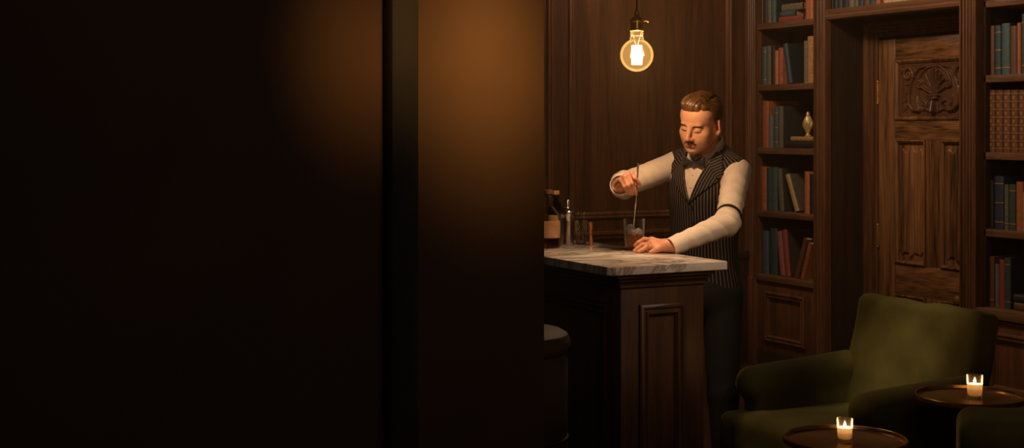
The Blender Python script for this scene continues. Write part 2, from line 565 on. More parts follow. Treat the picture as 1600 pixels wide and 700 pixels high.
yA0, yA1, yA2, yA3 = YB, y_on_x(1181, XF), y_on_x(1271, XF), y_on_x(1290, XF)
case = empty('bookcase', (XF+.17, (YB+yA3)/2, 0), 'narrow built-in walnut bookcase with reeded pilasters between the bartender and the carved door', 'bookcase')
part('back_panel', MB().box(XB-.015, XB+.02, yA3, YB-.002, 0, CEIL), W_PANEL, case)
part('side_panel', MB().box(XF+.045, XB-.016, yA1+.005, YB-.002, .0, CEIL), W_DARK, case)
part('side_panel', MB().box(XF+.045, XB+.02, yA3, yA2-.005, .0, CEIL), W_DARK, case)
part('pilaster', fluted(MB(), yA1, YB-.002, XF, .58, CEIL, 4), W_CASE, case)
part('pilaster', fluted(MB(), yA3, yA2, XF, .0, CEIL, 3), W_CASE, case)
part('pilaster_base', MB().box(XF-.012, XF+.05, yA1-.004, YB-.002, 0, .58, .006), W_CASE, case)
for z in SHELF[:4]:
    shelf_board(yA2, yA1, z, XF+.012, case)
shelf_board(yA2, yA1, SHELF[4], XF-.006, case, 'counter_ledge')
dr = MB().box(XF+.012, XF+.034, yA2+.003, yA1-.003, .10, SHELF[4]-.045, .003)
cd = part('cabinet_door', dr, W_CASE, case)
part('door_moulding', mould(MB(), yA2+.09, yA1-.09, .17, .50, right_map(XF+.012)), W_CASE, cd)
part('plinth', MB().box(XF+.006, XF+.04, yA2, yA1, 0, .10), W_DARK, case)

yC0, yC1, yC2 = y_on_x(1505, XF), y_on_x(1530.5, XF), y_on_x(1540, XF+.03)
YE = 4.55
case2 = empty('bookcase', (XF+.17, (yC0+YE)/2, 0), 'wide walnut bookcase at the right edge with gilt leather books on its middle shelf', 'bookcase')
part('back_panel', MB().box(XB-.015, XB+.02, YE, yC0, 0, CEIL), W_DARK, case2)
part('pilaster', fluted(MB(), yC1, yC0, XF-.03, 0, CEIL, 4, back=.08, rib=.026, pw=.32), W_CASE, case2)
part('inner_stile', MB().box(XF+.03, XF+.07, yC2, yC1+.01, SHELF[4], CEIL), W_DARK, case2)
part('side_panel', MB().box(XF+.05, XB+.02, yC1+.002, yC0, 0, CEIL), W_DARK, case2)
part('pilaster', fluted(MB(), YE, YE+.13, XF-.03, 0, CEIL, 4, back=.08, rib=.026, pw=.32), W_CASE, case2)
part('side_panel', MB().box(XF+.05, XB+.02, YE, YE+.04, 0, CEIL), W_DARK, case2)
for z in [SHELF[0]]+SHELF[1:4]:
    shelf_board(YE+.04, yC1, z, XF+.03, case2)
shelf_board(YE+.13, yC1, SHELF[4], XF-.03, case2, 'counter_ledge', .05)
ym = (yC1+YE+.13)/2
for a, b in ((ym+.01, yC1-.01), (YE+.14, ym-.01)):
    cd = part('cabinet_door', MB().box(XF-.004, XF+.02, a, b, .10, SHELF[4]-.055, .003), W_CASE, case2)
    part('door_moulding', mould(MB(), a+.065, b-.065, .16, SHELF[4]-.12, right_map(XF-.004)), W_CASE, cd)
part('plinth', MB().box(XF+.006, XF+.04, YE+.13, yC1, 0, .10), W_DARK, case2)

# shelf bridging the door recess
zb = 2.262
br = empty('bridge_shelf', (XF+.17, (yA3+yC0)/2, zb), 'walnut shelf bridging above the carved door, carrying a row of books', 'shelf')
part('board', MB().box(XF+.02, XB+.02, yC0+.001, yA3-.001, zb, zb+.05), W_CASEY, br)
part('front_moulding', MB().prism([(XF+.02, zb-.012), (XF+.004, zb-.004), (XF-.004, zb+.012), (XF+.004, zb+.024), (XF-.006, zb+.04), (XF-.006, zb+.056), (XF+.02, zb+.056)], 1, yC0+.001, yA3-.001), W_CASEY, br)
part('back_panel', MB().box(XB-.01, XB+.02, yC0+.001, yA3-.001, zb+.05, CEIL), W_DARK, br)

# ------------------------------------------------------------------ the carved door
XD = 6.105                                     # face of stiles and rails
yDL = y_on_x(1373, XD); DW = .93; yDR = yDL-DW; yDC = (yDL+yDR)/2
zDT = CAMZ+137*(d_of((XD, yDL)))/FPX
# architrave
fr = MB()
aw = y_on_x(1355.5, XD)-yDL-.004
apro = [(0, .0), (0, .040), (.010, .058), (.022, .060), (.032, .044), (.038, .030), (aw*.55, .024), (aw*.60, .034), (aw*.72, .034), (aw*.76, .018), (aw-.012, .014), (aw-.006, .024), (aw, .020), (aw, 0)]
o0, o1, ot = yDL+.004+aw, yDR-.004-aw, zDT+.006+aw*1.15
rings = []
for ins, out in apro:
    rings.append([(XD-out+.012, o0-ins, 0), (XD-out+.012, o0-ins, ot-ins), (XD-out+.012, o1+ins, ot-ins), (XD-out+.012, o1+ins, 0)])
fr.loft([[r[i] for r in rings] for i in range(4)], closed=True, caps=True)
struct('trim_%d' % n, fr, W_CASE); n += 1
# frieze between the architrave and the bridge shelf
struct('trim_%d' % n, MB().box(XB-.02, XB+.03, yC0+.001, yA3-.001, ot, zb-.001).box(XB-.015, XB+.03, o0+.001, yA3-.001, 0, ot).box(XB-.015, XB+.03, yC0+.001, o1-.001, 0, ot), W_DARK); n += 1

door = bpy.data.objects.new('door_1', None); COL.objects.link(door); door.location = (XD+.02, yDC, 0); door['kind'] = 'structure'
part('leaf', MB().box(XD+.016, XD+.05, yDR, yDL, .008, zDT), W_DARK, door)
zc0, zc1 = 1.628, 1.995            # carved panel opening
zl0, zl1 = .748, 1.508             # linenfold panels
sw = yDL-y_on_x(1399, XD)          # stile width
hs = .062                          # half of the middle stile
for a, b in ((yDL-sw, yDL), (yDR, yDR+sw)):
    part('stile', MB().box(XD, XD+.03, a, b, .008, zDT, .003), W_DOOR, door)
for z0, z1 in ((zc1, zDT), (zl1, zc0), (.56, zl0), (.008, .16)):
    part('rail', MB().box(XD, XD+.03, yDR+sw, yDL-sw, z0, z1, .003), W_DOORY, door)
for z0, z1 in ((zl0, zl1), (.16, .56)):
    part('middle_stile', MB().box(XD, XD+.03, yDC-hs, yDC+hs, z0, z1, .003), W_DOOR, door)
ip = [(0, 0.0), (0, .008), (.008, .012), (.014, .006), (.022, -.002), (.022, -.01)]
def inner_mould(y0, y1, z0, z1):
    part('panel_moulding', mould(MB(), y0, y1, z0, z1, right_map(XD), ip), W_DOOR, door)

def hfield(name, y0, y1, z0, z1, xb, H, m, nu, nw, parent):
    """relief panel: height field H(u, w) in metres over the panel, seen from -x, u runs from the viewer's left"""
    uu, ww = np.meshgrid(np.linspace(0, 1, nu), np.linspace(0, 1, nw), indexing='ij')
    hh = H(uu, ww)
    v = np.stack([xb-hh, y1-(y1-y0)*uu, z0+(z1-z0)*ww], -1).reshape(-1, 3)
    idx = np.arange(nu*nw).reshape(nu, nw)
    f = np.stack([idx[:-1, :-1], idx[:-1, 1:], idx[1:, 1:], idx[1:, :-1]], -1).reshape(-1, 4)[:, ::-1]
    # skirt back to the leaf keeps the panel solid
    return part(name, (v, np.ascontiguousarray(f)), m, parent, smooth=True)

# carving strokes, in units of the visible panel: x from the vase axis, y up from the panel centre
ST = []
def stroke(pts, r0, r1, amp=1.0):
    ST.append((pts, r0, r1, amp)); ST.append(([(-a, b) for a, b in pts], r0, r1, amp))
def spiral(cx, cy, r, a0, turns, sgn=1, k=22):
    return [(cx+r*(1-.8*i/k)*cos(a0+sgn*2*pi*turns*i/k), cy+r*(1-.8*i/k)*sin(a0+sgn*2*pi*turns*i/k)) for i in range(k+1)]
for tx, ty, r in ((0, .112, .012), (.030, .105, .011), (.058, .085, .010), (.082, .055, .009)):
    stroke([(tx*.12, -.03), (tx*.55, .03), (tx, ty)], .005, r, 1.2)
stroke([(.0, .132), (.05, .128), (.10, .10), (.128, .06), (.135, .02)], .006, .010, .9)
stroke([(.02, -.02), (.06, -.005), (.10, .015)]+spiral(.118, .035, .026, -pi*.75, 1.2), .009, .006, 1.1)
stroke([(.06, .135), (.12, .125), (.165, .085), (.19, .03), (.205, -.03), (.20, -.085), (.165, -.115), (.12, -.118)], .007, .014, 1.1)
stroke([(.165, .075)]+spiral(.215, .09, .045, pi*1.1, 1.35, -1), .010, .007, 1.1)
stroke([(.20, .01), (.235, -.02), (.25, -.06), (.248, -.10)], .012, .004, .8)
stroke([(.205, -.03), (.24, -.065), (.27, -.075)], .010, .003, .8)
stroke([(.21, -.06), (.235, -.105), (.262, -.128)], .010, .003, .8)
stroke([(.19, .05), (.225, .03), (.262, .035)], .009, .003, .8)
stroke([(.26, .12), (.285, .09), (.283, .045)], .010, .004, .7)
stroke(spiral(.085, -.095, .030, pi*.5, 1.2, 1), .009, .006, 1.0)
stroke([(.115, -.11), (.14, -.075), (.145, -.04)], .011, .004, .9)
stroke([(.055, -.118), (.03, -.128), (.0, -.132)], .010, .006, .8)
stroke([(0, -.038), (.040, -.034)], .010, .008, 1.5)
stroke([(0, -.055), (.024, -.050)], .013, .010, 1.5)
stroke([(0, -.06), (0, -.125)], .012, .020, 1.3)
def carve(u, w):
    X = (u-.5)*(cy1-cy0); Y = (w-.5)*(zc1-zc0-.05)
    H = .0015*np.sin(X*900)*np.sin(Y*870)
    for pts, r0, r1, amp in ST:
        for i in range(len(pts)-1):
            a = np.array(pts[i]); b = np.array(pts[i+1]); ab = b-a
            t = np.clip(((X-a[0])*ab[0]+(Y-a[1])*ab[1])/(ab@ab+1e-12), 0, 1)
            dd = np.hypot(X-a[0]-t*ab[0], Y-a[1]-t*ab[1])
            s = (i+t)/(len(pts)-1); r = (r0+(r1-r0)*s)*1.12
            H = np.maximum(H, np.sqrt(np.maximum(r*r-dd*dd, 0))*amp*1.7-np.maximum(0, .0015-np.abs(dd))*.9)
    edge = np.minimum(np.minimum(u, 1-u)*(cy1-cy0), np.minimum(w, 1-w)*(zc1-zc0))
    return np.where(edge < .022, .004, H)
cy0, cy1 = yDR+sw+.02, yDL-sw-.02
hfield('carved_panel', cy0, cy1, zc0+.018, zc1-.018, XD+.013, carve, W_CARVE, 300, 170, door)
inner_mould(yDR+sw, yDL-sw, zc0, zc1)
def linen(u, w):
    g = .5+.5*np.cos(2*pi*(u-.5)*5.0)
    g = g*(.7+.3*np.cos(2*pi*(u-.5)))
    ed = np.abs(u-.5)*2
    sc_ = .035+.045*np.abs(np.sin(pi*3*(u-.5)))+.035*ed**2
    top = 1-sc_; bot = sc_*.8+.01
    m = np.clip((top-w)/.006, 0, 1)*np.clip((w-bot)/.006, 0, 1)*np.clip((1-ed)/.06, 0, 1)
    return m*(.006+.012*g)
for a, b in ((yDC+hs, yDL-sw), (yDR+sw, yDC-hs)):
    hfield('linenfold_panel', a+.014, b-.014, zl0+.014, zl1-.014, XD+.014, linen, W_DOOR, 90, 260, door)
    inner_mould(a, b, zl0, zl1)
    hfield('linenfold_panel', a+.014, b-.014, .174, .546, XD+.014, linen, W_DOOR, 70, 120, door)
    inner_mould(a, b, .16, .56)
for zz in (1.80, .905, .25):
    hg = part('hinge', MB().tube([(XD-.006, yDL+.003, zz-.062), (XD-.006, yDL+.003, zz+.062)], .0085, 12)
              .box(XD-.004, XD, yDL-.016, yDL, zz-.058, zz+.058)
              .ell((XD-.006, yDL+.003, zz+.068), (.008, .008, .010)).ell((XD-.006, yDL+.003, zz-.068), (.008, .008, .010)), BRASS, door)
kd = d_of((XD-.05, y_on_x(1497, XD-.05)))
kz = CAMZ-270*kd/FPX; ky = y_on_x(1497, XD-.04)
M90 = roty(-pi/2)
kb = MB()
prof = [(.0, 0), (.026, 0), (.028, .004), (.020, .008), (.009, .012), (.008, .030), (.018, .036), (.025, .046), (.024, .056), (.014, .062), (0, .063)]
kb.loft([[tuple(np.array((XD, ky, kz))+M90@np.array((r*cos(2*pi*j/20), r*sin(2*pi*j/20), z))) for j in range(20)] for r, z in prof])
part('handle', kb, BRASS, door)

# thin volume added for the halo round the bulb, in front of the panelled wall
hz, nt, bs, N, L = newmat('bulb_halo_volume')
N.remove(bs)
vs = N.new('ShaderNodeVolumeScatter'); vs.inputs['Color'].default_value = (1, .70, .36, 1); vs.inputs['Density'].default_value = .009; vs.inputs['Anisotropy'].default_value = .3
L.new(vs.outputs[0], N['Material Output'].inputs['Volume'])
hb = part('bulb_halo', MB().box(2.05, 5.6, 3.75, 7.55, .02, 2.98), hz, None, smooth=False)
tag(hb, 'thin warm volume added for the halo around the bulb over the bar', 'bulb_halo', None, 'stuff')

# ================================================================== the bar and what stands on it
BX0, BX1, BY0, BY1, BZ = 2.54, 3.04, 4.10, 5.21, 1.10
bar = empty('bar_counter', ((BX0+BX1)/2, (BY0+BY1)/2, 0), 'dark oak panelled bar cabinet under the marble top', 'bar')
ex0, ex1 = x_on_y(970, 4.155), x_on_y(1100, 4.155)
part('body', MB().box(ex0, ex1, 4.155, 5.15, .10, BZ-.075, .004), W_BAR, bar)
part('cornice', MB().box(ex0-.030, ex1+.025, 4.125, 5.175, BZ-.048, BZ-.0325, .004).box(ex0-.018, ex1+.014, 4.137, 5.165, BZ-.062, BZ-.047, .005)
     .box(ex0-.008, ex1+.006, 4.147, 5.155, BZ-.082, BZ-.061, .004), W_BAR, bar)
part('plinth', MB().box(ex0-.012, ex1+.01, 4.143, 5.16, 0, .115, .006), W_BAR, bar)
ez = .957
part('panel_moulding', mould(MB(), x_on_y(998, 4.155), x_on_y(1068.5, 4.155), .20, ez, lambda u, w, o: (u, 4.155-o*.8, w)), W_BAR, bar)
part('panel_moulding', mould(MB(), y_on_x(953, ex0), y_on_x(953, ex0)+.62, .20, ez, lambda u, w, o: (ex0-o*.8, u, w)), W_BAR, bar)
part('panel_moulding', mould(MB(), 4.25, 5.05, .20, ez, lambda u, w, o: (ex1+o*.8, u, w)), W_BAR, bar)

c = .024
poly = [(BX0+c, BY0), (BX1-.006, BY0), (BX1, BY0+.006)]
poly += [(BX1-.10+.10*cos(a), BY1-.10+.10*sin(a)) for a in np.linspace(0, pi/2, 9)]
poly += [(BX0+.05-.05*sin(a), BY1-.05+.05*cos(a)) for a in np.linspace(0, pi/2, 6)]
poly += [(BX0, BY0+c)]
def inset(poly, t):
    cx = sum(p[0] for p in poly)/len(poly); cy = sum(p[1] for p in poly)/len(poly)
    hx, hy = (BX1-BX0)/2, (BY1-BY0)/2
    return [(cx+(x-cx)*(1-t/hx), cy+(y-cy)*(1-t/hy)) for x, y in poly]
mb = MB().loft([[(x, y, z) for x, y in inset(poly, t)] for t, z in ((.003, BZ-.032), (0, BZ-.029), (0, BZ-.004), (.0012, BZ-.0012), (.004, BZ))])
bt = part('marble_worktop', mb, MARBLE, None)
tag(bt, 'pale veined marble worktop lying on the dark bar cabinet', 'worktop')

def onbar(px, py):
    d = (CAMZ-BZ)*FPX/(py-200)
    p = P(px, py, d); p[2] = BZ+.0003
    return p

# --- cocktail shaker
p = onbar(886.5, 384)
sh = empty('cocktail_shaker', p, 'polished steel cocktail shaker between the whiskey bottle and cut glass tumbler', 'shaker')
part('cup', MB().lathe([(0, 0), (.025, 0), (.027, .002), (.0285, .05), (.0305, .10), (.0315, .127), (.0322, .128), (.0322, .132), (.0305, .133)], p, 40), STEEL, sh)
part('strainer', MB().lathe([(.0305, .1325), (.0312, .135), (.029, .142), (.022, .149), (.0155, .153), (.0142, .156), (.0142, .160)], p, 40), STEEL, sh)
part('cap', MB().lathe([(.0150, .156), (.0158, .158), (.0148, .162), (.0140, .184), (.0125, .188), (0, .189)], p, 32), STEEL, sh)

# --- whiskey bottles
WHISKEY = thin_glass('whiskey', (.82, .42, .14, 1), .05, .6)
BGLASS = thin_glass('bottle_glass', (.86, .80, .70, 1), body=.08)
DKGLASS = thin_glass('dark_bottle_glass', (.28, .20, .13, 1), body=.03)
LABEL = plain('paper_label', srgb(150, 108, 68), .7, var=.3, scale=30)
LABEL2 = plain('cream_paper_label', srgb(186, 152, 108), .7, var=.15, scale=30)
def bottle(p, r, h, hs_, glass, lab, label, level, capm, lz0, lz1):
    b = empty('bottle', p, label, 'bottle', 'bottles on the bar')
    part('glass_body', MB().lathe([(0, .004), (r*.8, 0), (r, .006), (r, hs_), (r*.92, hs_+.018), (r*.55, hs_+.04), (r*.33, hs_+.052), (r*.30, h-.03), (r*.36, h-.026), (r*.36, h-.018), (r*.3, h-.016)], p, 40), glass, b)
    part('liquid', MB().lathe([(0, .008), (r*.9, .008), (r*.93, .012), (r*.93, level), (0, level)], p, 36), WHISKEY, b)
    part('stopper', MB().lathe([(0, h-.03), (r*.26, h-.03), (r*.26, h-.017), (r*.42, h-.016), (r*.42, h-.002), (r*.38, h), (0, h)], p, 24), capm, b)
    lb = MB()
    a0 = math.atan2(-p[1], -p[0])
    rr = r+.0008
    lb.loft([[(p[0]+rr*cos(a0+t), p[1]+rr*sin(a0+t), p[2]+z) for t in np.linspace(-1.15, 1.15, 20)] for z in (lz0, lz1)]+
            [[(p[0]+(rr-.0006)*cos(a0+t), p[1]+(rr-.0006)*sin(a0+t), p[2]+z) for t in np.linspace(-1.15, 1.15, 20)] for z in (lz1, lz0)], closed=False, caps=False)
    part('paper_label', lb, lab, b)
    return b
CORK = plain('cork', srgb(170, 120, 76), .8)
DARKCAP = plain('dark_wood_stopper', srgb(88, 58, 38), .5)
bottle(onbar(857, 387), .050, .232, .115, BGLASS, LABEL, 'wide clear whiskey bottle with a tan label beside the steel shaker', .038, DARKCAP, .042, .110)
bottle(onbar(868.5, 379.5), .035, .218, .125, DKGLASS, LABEL2, 'slim dark bottle with a pale label behind the wide whiskey bottle', .10, CORK, .04, .118)

# --- cut glass tumbler with bar sticks
p = onbar(908, 382)
tg = empty('mixing_glass', p, 'cut crystal tumbler between the steel shaker and the copper jigger', 'glass')
CUT = thin_glass('cut_crystal', (.80, .68, .46, 1), .08, 2.2)
n_ = 12; rings = []
for i, z in enumerate(np.linspace(.012, .088, 8)):
    rr = .0215+.0022*(i/7)
    rings.append([(p[0]+(rr+(.0016 if (j+i) % 2 else -.0004))*cos(2*pi*j/24), p[1]+(rr+(.0016 if (j+i) % 2 else -.0004))*sin(2*pi*j/24), p[2]+z) for j in range(24)])
part('cut_body', MB().loft([[(p[0]+.021*cos(2*pi*j/24), p[1]+.021*sin(2*pi*j/24), p[2]) for j in range(24)]]+rings+
     [[(p[0]+.0238*cos(2*pi*j/24), p[1]+.0238*sin(2*pi*j/24), p[2]+.0975) for j in range(24)]], caps=False), CUT, tg, smooth=False)
part('base', MB().lathe([(0, 0), (.0205, 0), (.0205, .009), (0, .010)], p, 24), CUT, tg)
part('rim', MB().torus(p+np.array((0, 0, .0975)), .0236, .0008, n=32, m=6), GLASS, tg)
for k, (dx, dy, tx, ty, hh) in enumerate(((-.006, .004, -.010, .006, .132), (.004, -.006, .006, -.014, .130))):
    a = p+np.array((dx, dy, .012)); b2 = p+np.array((tx, ty, hh))
    o = MB().tube([a, b2], .0014, 8).ell(b2, (.0035, .0035, .007), 12, 8)
    e = part('cocktail_stick', o, STEEL, None, base=a)
    tag(e, ['steel ball-ended cocktail stick leaning left in the cut crystal tumbler', 'steel ball-ended cocktail stick leaning right in the cut crystal tumbler'][k], 'cocktail stick', 'sticks in the crystal tumbler')

# --- jigger
p = onbar(923, 384)
jg = empty('jigger', p, 'copper double-cone jigger standing beside the cut crystal tumbler', 'jigger')
part('large_cup', MB().lathe([(.0055, .048), (.0080, .062), (.0105, .080), (.0125, .0955), (.0133, .0965), (.0122, .0960), (.0095, .078), (.0045, .056), (0, .054)], p, 32), COPPER, jg)
part('small_cup', MB().lathe([(.0122, 0), (.0128, .001), (.0105, .016), (.0080, .032), (.0055, .044), (.0040, .043), (.0110, .001), (.0116, 0)], p, 32), COPPER, jg)
part('waist_ring', MB().lathe([(0.002, .043), (.0064, .043), (.0072, .046), (.0064, .049), (0.002, .049)], p, 32), COPPER, jg)

# --- the drink
pg = onbar(991, 391.5)
GX, GY, GZ = pg
co = part('coaster', MB().lathe([(0, 0), (.050, 0), (.051, .0012), (.050, .0024), (0, .0024)], pg, 40), plain('coaster_cork', srgb(120, 74, 50), .7), None, base=pg)
tag(co, 'thin round brown coaster under the whiskey glass', 'coaster')
pg = pg+np.array((0, 0, .0026))
dg = empty('whiskey_glass', pg, 'tall clear whiskey glass of ice that the bartender is stirring', 'glass')
part('wall', MB().lathe([(.0360, .003), (.0375, .005), (.0405, .060), (.0425, .119), (.0428, .1205), (.0418, .1205), (.0396, .062), (.0362, .012)], pg, 48), GLASS, dg)
part('base', MB().lathe([(0, 0), (.0345, 0), (.0365, .003), (.0365, .010), (.034, .012), (0, .012)], pg, 48), GLASS, dg)
part('rim', MB().torus(pg+np.array((0, 0, .1202)), .0423, .0009, n=48, m=6), STEEL if False else GLASS, dg)
def murky(name, tint, diff, a, rough=.1):
    m, nt, bs, N, L = newmat(name)
    N.remove(bs)
    tr = N.new('ShaderNodeBsdfTransparent'); tr.inputs[0].default_value = tint
    df = N.new('ShaderNodeBsdfTranslucent'); df.inputs[0].default_value = diff
    d2 = N.new('ShaderNodeBsdfDiffuse'); d2.inputs[0].default_value = diff
    gl = N.new('ShaderNodeBsdfGlossy'); gl.inputs['Roughness'].default_value = rough
    m1 = N.new('ShaderNodeMixShader'); m1.inputs[0].default_value = .5; L.new(df.outputs[0], m1.inputs[1]); L.new(d2.outputs[0], m1.inputs[2])
    m2 = N.new('ShaderNodeMixShader'); m2.inputs[0].default_value = a; L.new(tr.outputs[0], m2.inputs[1]); L.new(m1.outputs[0], m2.inputs[2])
    fr = N.new('ShaderNodeLayerWeight'); fr.inputs['Blend'].default_value = .3
    m3 = N.new('ShaderNodeMixShader'); L.new(fr.outputs['Fresnel'], m3.inputs[0]); L.new(m2.outputs[0], m3.inputs[1]); L.new(gl.outputs[0], m3.inputs[2])
    L.new(m3.outputs[0], N['Material Output'].inputs[0])
    return m
DRINK = murky('whiskey_drink', (.85, .42, .12, 1), srgb(226, 134, 58), .58)
ICE = murky('clear_ice', (.95, .92, .9, 1), srgb(245, 228, 212), .55, .05)
lq = part('drink', MB().lathe([(0, .013), (.034, .013), (.0362, .018), (.0388, .060), (0, .0602)], pg, 40), DRINK, None, base=pg+np.array((0, 0, .013)))
tag(lq, 'amber whiskey in the glass that the bartender is stirring', 'drink')
random.seed(5)
ice_at = [(-.015, .012, .036), (.017, -.004, .034), (-.004, -.018, .040), (-.017, -.006, .068), (.013, .014, .066), (.014, -.014, .070), (-.008, .016, .084)]
for k, (dx, dy, dz) in enumerate(ice_at):
    bm = bmesh.new(); bmesh.ops.create_cube(bm, size=.026)
    bmesh.ops.bevel(bm, geom=bm.edges[:], offset=.004, segments=2, affect='EDGES')
    Mr = Matrix.Rotation(random.uniform(0, 3), 3, Vector((random.random(), random.random(), random.random())).normalized())
    for v in bm.verts:
        v.co = Mr@(v.co*random.uniform(.93, 1.07))+Vector(pg)+Vector((dx, dy, dz))
    o = part('ice_cube', MB().bm(bm), ICE, None, base=pg+np.array((dx, dy, dz)), smooth=False)
    tag(o, 'clear ice cube floating in the amber whiskey being stirred', 'ice cube', 'ice cubes in the whiskey glass')

# --- bar spoon
s0, s1, s2, s3 = P(996.8, 256, 5.447), P(996.0, 280, 5.455), P(994.6, 303, 5.463), P(990.5, 352, 5.485)
s4 = np.array((GX-.008, GY+.004, BZ+.03))
ax = [s0, s1, s2]+[s2+(s3-s2)*t for t in np.linspace(0, 1, 40)[1:]]+[s3+(s4-s3)*t for t in np.linspace(0, 1, 24)[1:]]
sp = empty('bar_spoon', s4, 'long twisted steel bar spoon held in the bartender\'s right hand', 'spoon')
rings = []
for i, q in enumerate(ax):
    t = ax[min(i+1, len(ax)-1)]-ax[max(i-1, 0)]; t /= np.linalg.norm(t)
    u = np.cross(t, (0, 1, 0)); u /= np.linalg.norm(u); w = np.cross(t, u)
    tw = i*.75; r0, r1 = (.0031, .0018) if i >= 2 else (.0034, .0024)
    if i < 2: tw = 0
    rings.append([q+r0*cos(tw+b)*u*(1 if b % pi else 1)+(r0 if b in (0, pi) else r1)*0*w+r0*sin(tw+b)*w*(.5 if i > 2 else .8) for b in np.linspace(0, 2*pi, 8, endpoint=False)])
part('twisted_shaft', MB().loft(rings), STEEL, sp)
part('handle_end', MB().tube([s0+(s0-s1)*.02, s0-(s0-s1)*.2, s1], [.0045, .0040, .0026], 12), BRASS, sp)
part('bowl', MB().ell(s4, (.009, .009, .014), 16, 10), STEEL, sp)

# --- pendant lamp over the bar
pb = P(995, 86, 5.25); BR = .0625
pl = empty('pendant_lamp', (pb[0], pb[1], CEIL), 'bare round amber filament bulb hanging on a black cord above the marble bar', 'pendant lamp')
def up(z): return pb+np.array((0, 0, z))
gp = [(BR*sin(a), -BR*cos(a)) for a in np.linspace(.02, pi*.86, 30)]
gp += [(.0255, .064), (.0235, .072), (.0230, .090)]
bulb = part('bulb', MB().lathe([(r, z) for r, z in gp], pb, 48), AMBER_GLASS, pl)
FIL = emission('glowing_filament', (1.0, .72, .40, 1), 26)
fl = MB()
for k in range(8):
    a = 2*pi*k/8; r = .0155
    fl.tube([up(-.036)+np.array((r*cos(a), r*sin(a), 0)), up(.036)+np.array((r*cos(a), r*sin(a), 0))], .0040, 8)
part('filament', fl, FIL, bulb)
part('glass_stem', MB().lathe([(0, -.034), (.003, -.03), (.003, .03), (.006, .045), (.015, .07), (.018, .088)], pb, 16), GLASS, bulb)
part('screw_collar', MB().lathe([(.0232, .072), (.0240, .074), (.0240, .090), (.0225, .092)], pb, 32), thin_glass('clear_neck', (.95, .88, .75, 1)), bulb)
part('socket', MB().lathe([(0, .089), (.0245, .089), (.0265, .091), (.0265, .095), (.0235, .098), (.0225, .122), (.0255, .125), (.0255, .130), (.020, .137), (.012, .143), (.0085, .150), (.0085, .162), (.004, .166), (0, .166)], pb, 36), BRASS, pl)
part('switch_key', MB().tube([up(.128)+np.array((CS*.02, -SN*.02, 0)), up(.128)+np.array((CS*.040, -SN*.040, 0))], .0022, 8).ell(up(.128)+np.array((CS*.042, -SN*.042, 0)), (.004, .004, .006)), BRASS, pl)
part('cord', MB().tube([up(.164), (pb[0], pb[1], CEIL-.02)], .0028, 8), BLACK_METAL, pl)
part('ceiling_rose', MB().lathe([(0, -.03), (.02, -.028), (.05, -.012), (.055, 0), (0, 0)], (pb[0], pb[1], CEIL), 32), BRASS, pl)
lb = light('pendant_bulb_light', 'POINT', tuple(pb), 35, (1.0, .715, .51), .03)

# ================================================================== the bartender
def frame(yaw, pitch, roll):
    """axes (left, back, up) of someone facing the camera, turned by yaw towards the viewer's left, bowed by pitch, left side lowered by roll"""
    Lc = cw(cos(yaw), -sin(yaw), 0); F = cw(-sin(yaw), -cos(yaw), 0); Z = np.array((0, 0, 1.))
    F2 = F*cos(pitch)-Z*sin(pitch); U = Z*cos(pitch)+F*sin(pitch)
    L2 = Lc*cos(roll)-U*sin(roll); U2 = U*cos(roll)+Lc*sin(roll)
    return np.stack([L2, -F2, U2], 1)

HO, HM = P(1095, 191.3, 5.70), frame(R(38), R(17.6), R(8.7))
TO, TM = P(1102, 240, 5.79), frame(R(38), R(7), R(5))
H = lambda x, y, z: HO+HM@np.array((x, y, z))
T_ = lambda x, y, z: TO+TM@np.array((x, y, z))
man = empty('person', (TO[0]+.02, TO[1]+.03, 0), 'person in a pinstriped waistcoat and bow tie stirring a drink behind the marble bar', 'person')

# --- skin materials
def skin():
    m, nt, bs, N, L = newmat('skin')
    tc = N.new('ShaderNodeTexCoord'); no = N.new('ShaderNodeTexNoise'); no.inputs['Scale'].default_value = 60
    L.new(tc.outputs['Object'], no.inputs['Vector'])
    def attr(k):
        a = N.new('ShaderNodeAttribute'); a.attribute_name = k; return a.outputs['Fac']
    def mix(fac, a, b):
        mx = N.new('ShaderNodeMix'); mx.data_type = 'RGBA'
        L.new(fac, mx.inputs[0])
        if isinstance(a, tuple): mx.inputs[6].default_value = a
        else: L.new(a, mx.inputs[6])
        mx.inputs[7].default_value = b
        return mx.outputs[2]
    c = mix(no.outputs['Fac'], srgb(206, 144, 108), srgb(222, 164, 126))
    c = mix(attr('stubble'), c, srgb(150, 104, 82))
    c = mix(attr('lip'), c, srgb(176, 98, 82))
    c = mix(attr('flush'), c, srgb(206, 112, 80))
    L.new(c, bs.inputs['Base Color'])
    setp(bs, Roughness=.48)
    bs.inputs['Subsurface Weight'].default_value = .12
    bs.inputs['Subsurface Radius'].default_value = (.012, .005, .003)
    bs.inputs['Subsurface Scale'].default_value = 1.0
    bs.inputs['Specular IOR Level'].default_value = .4
    return m
SKIN = skin()

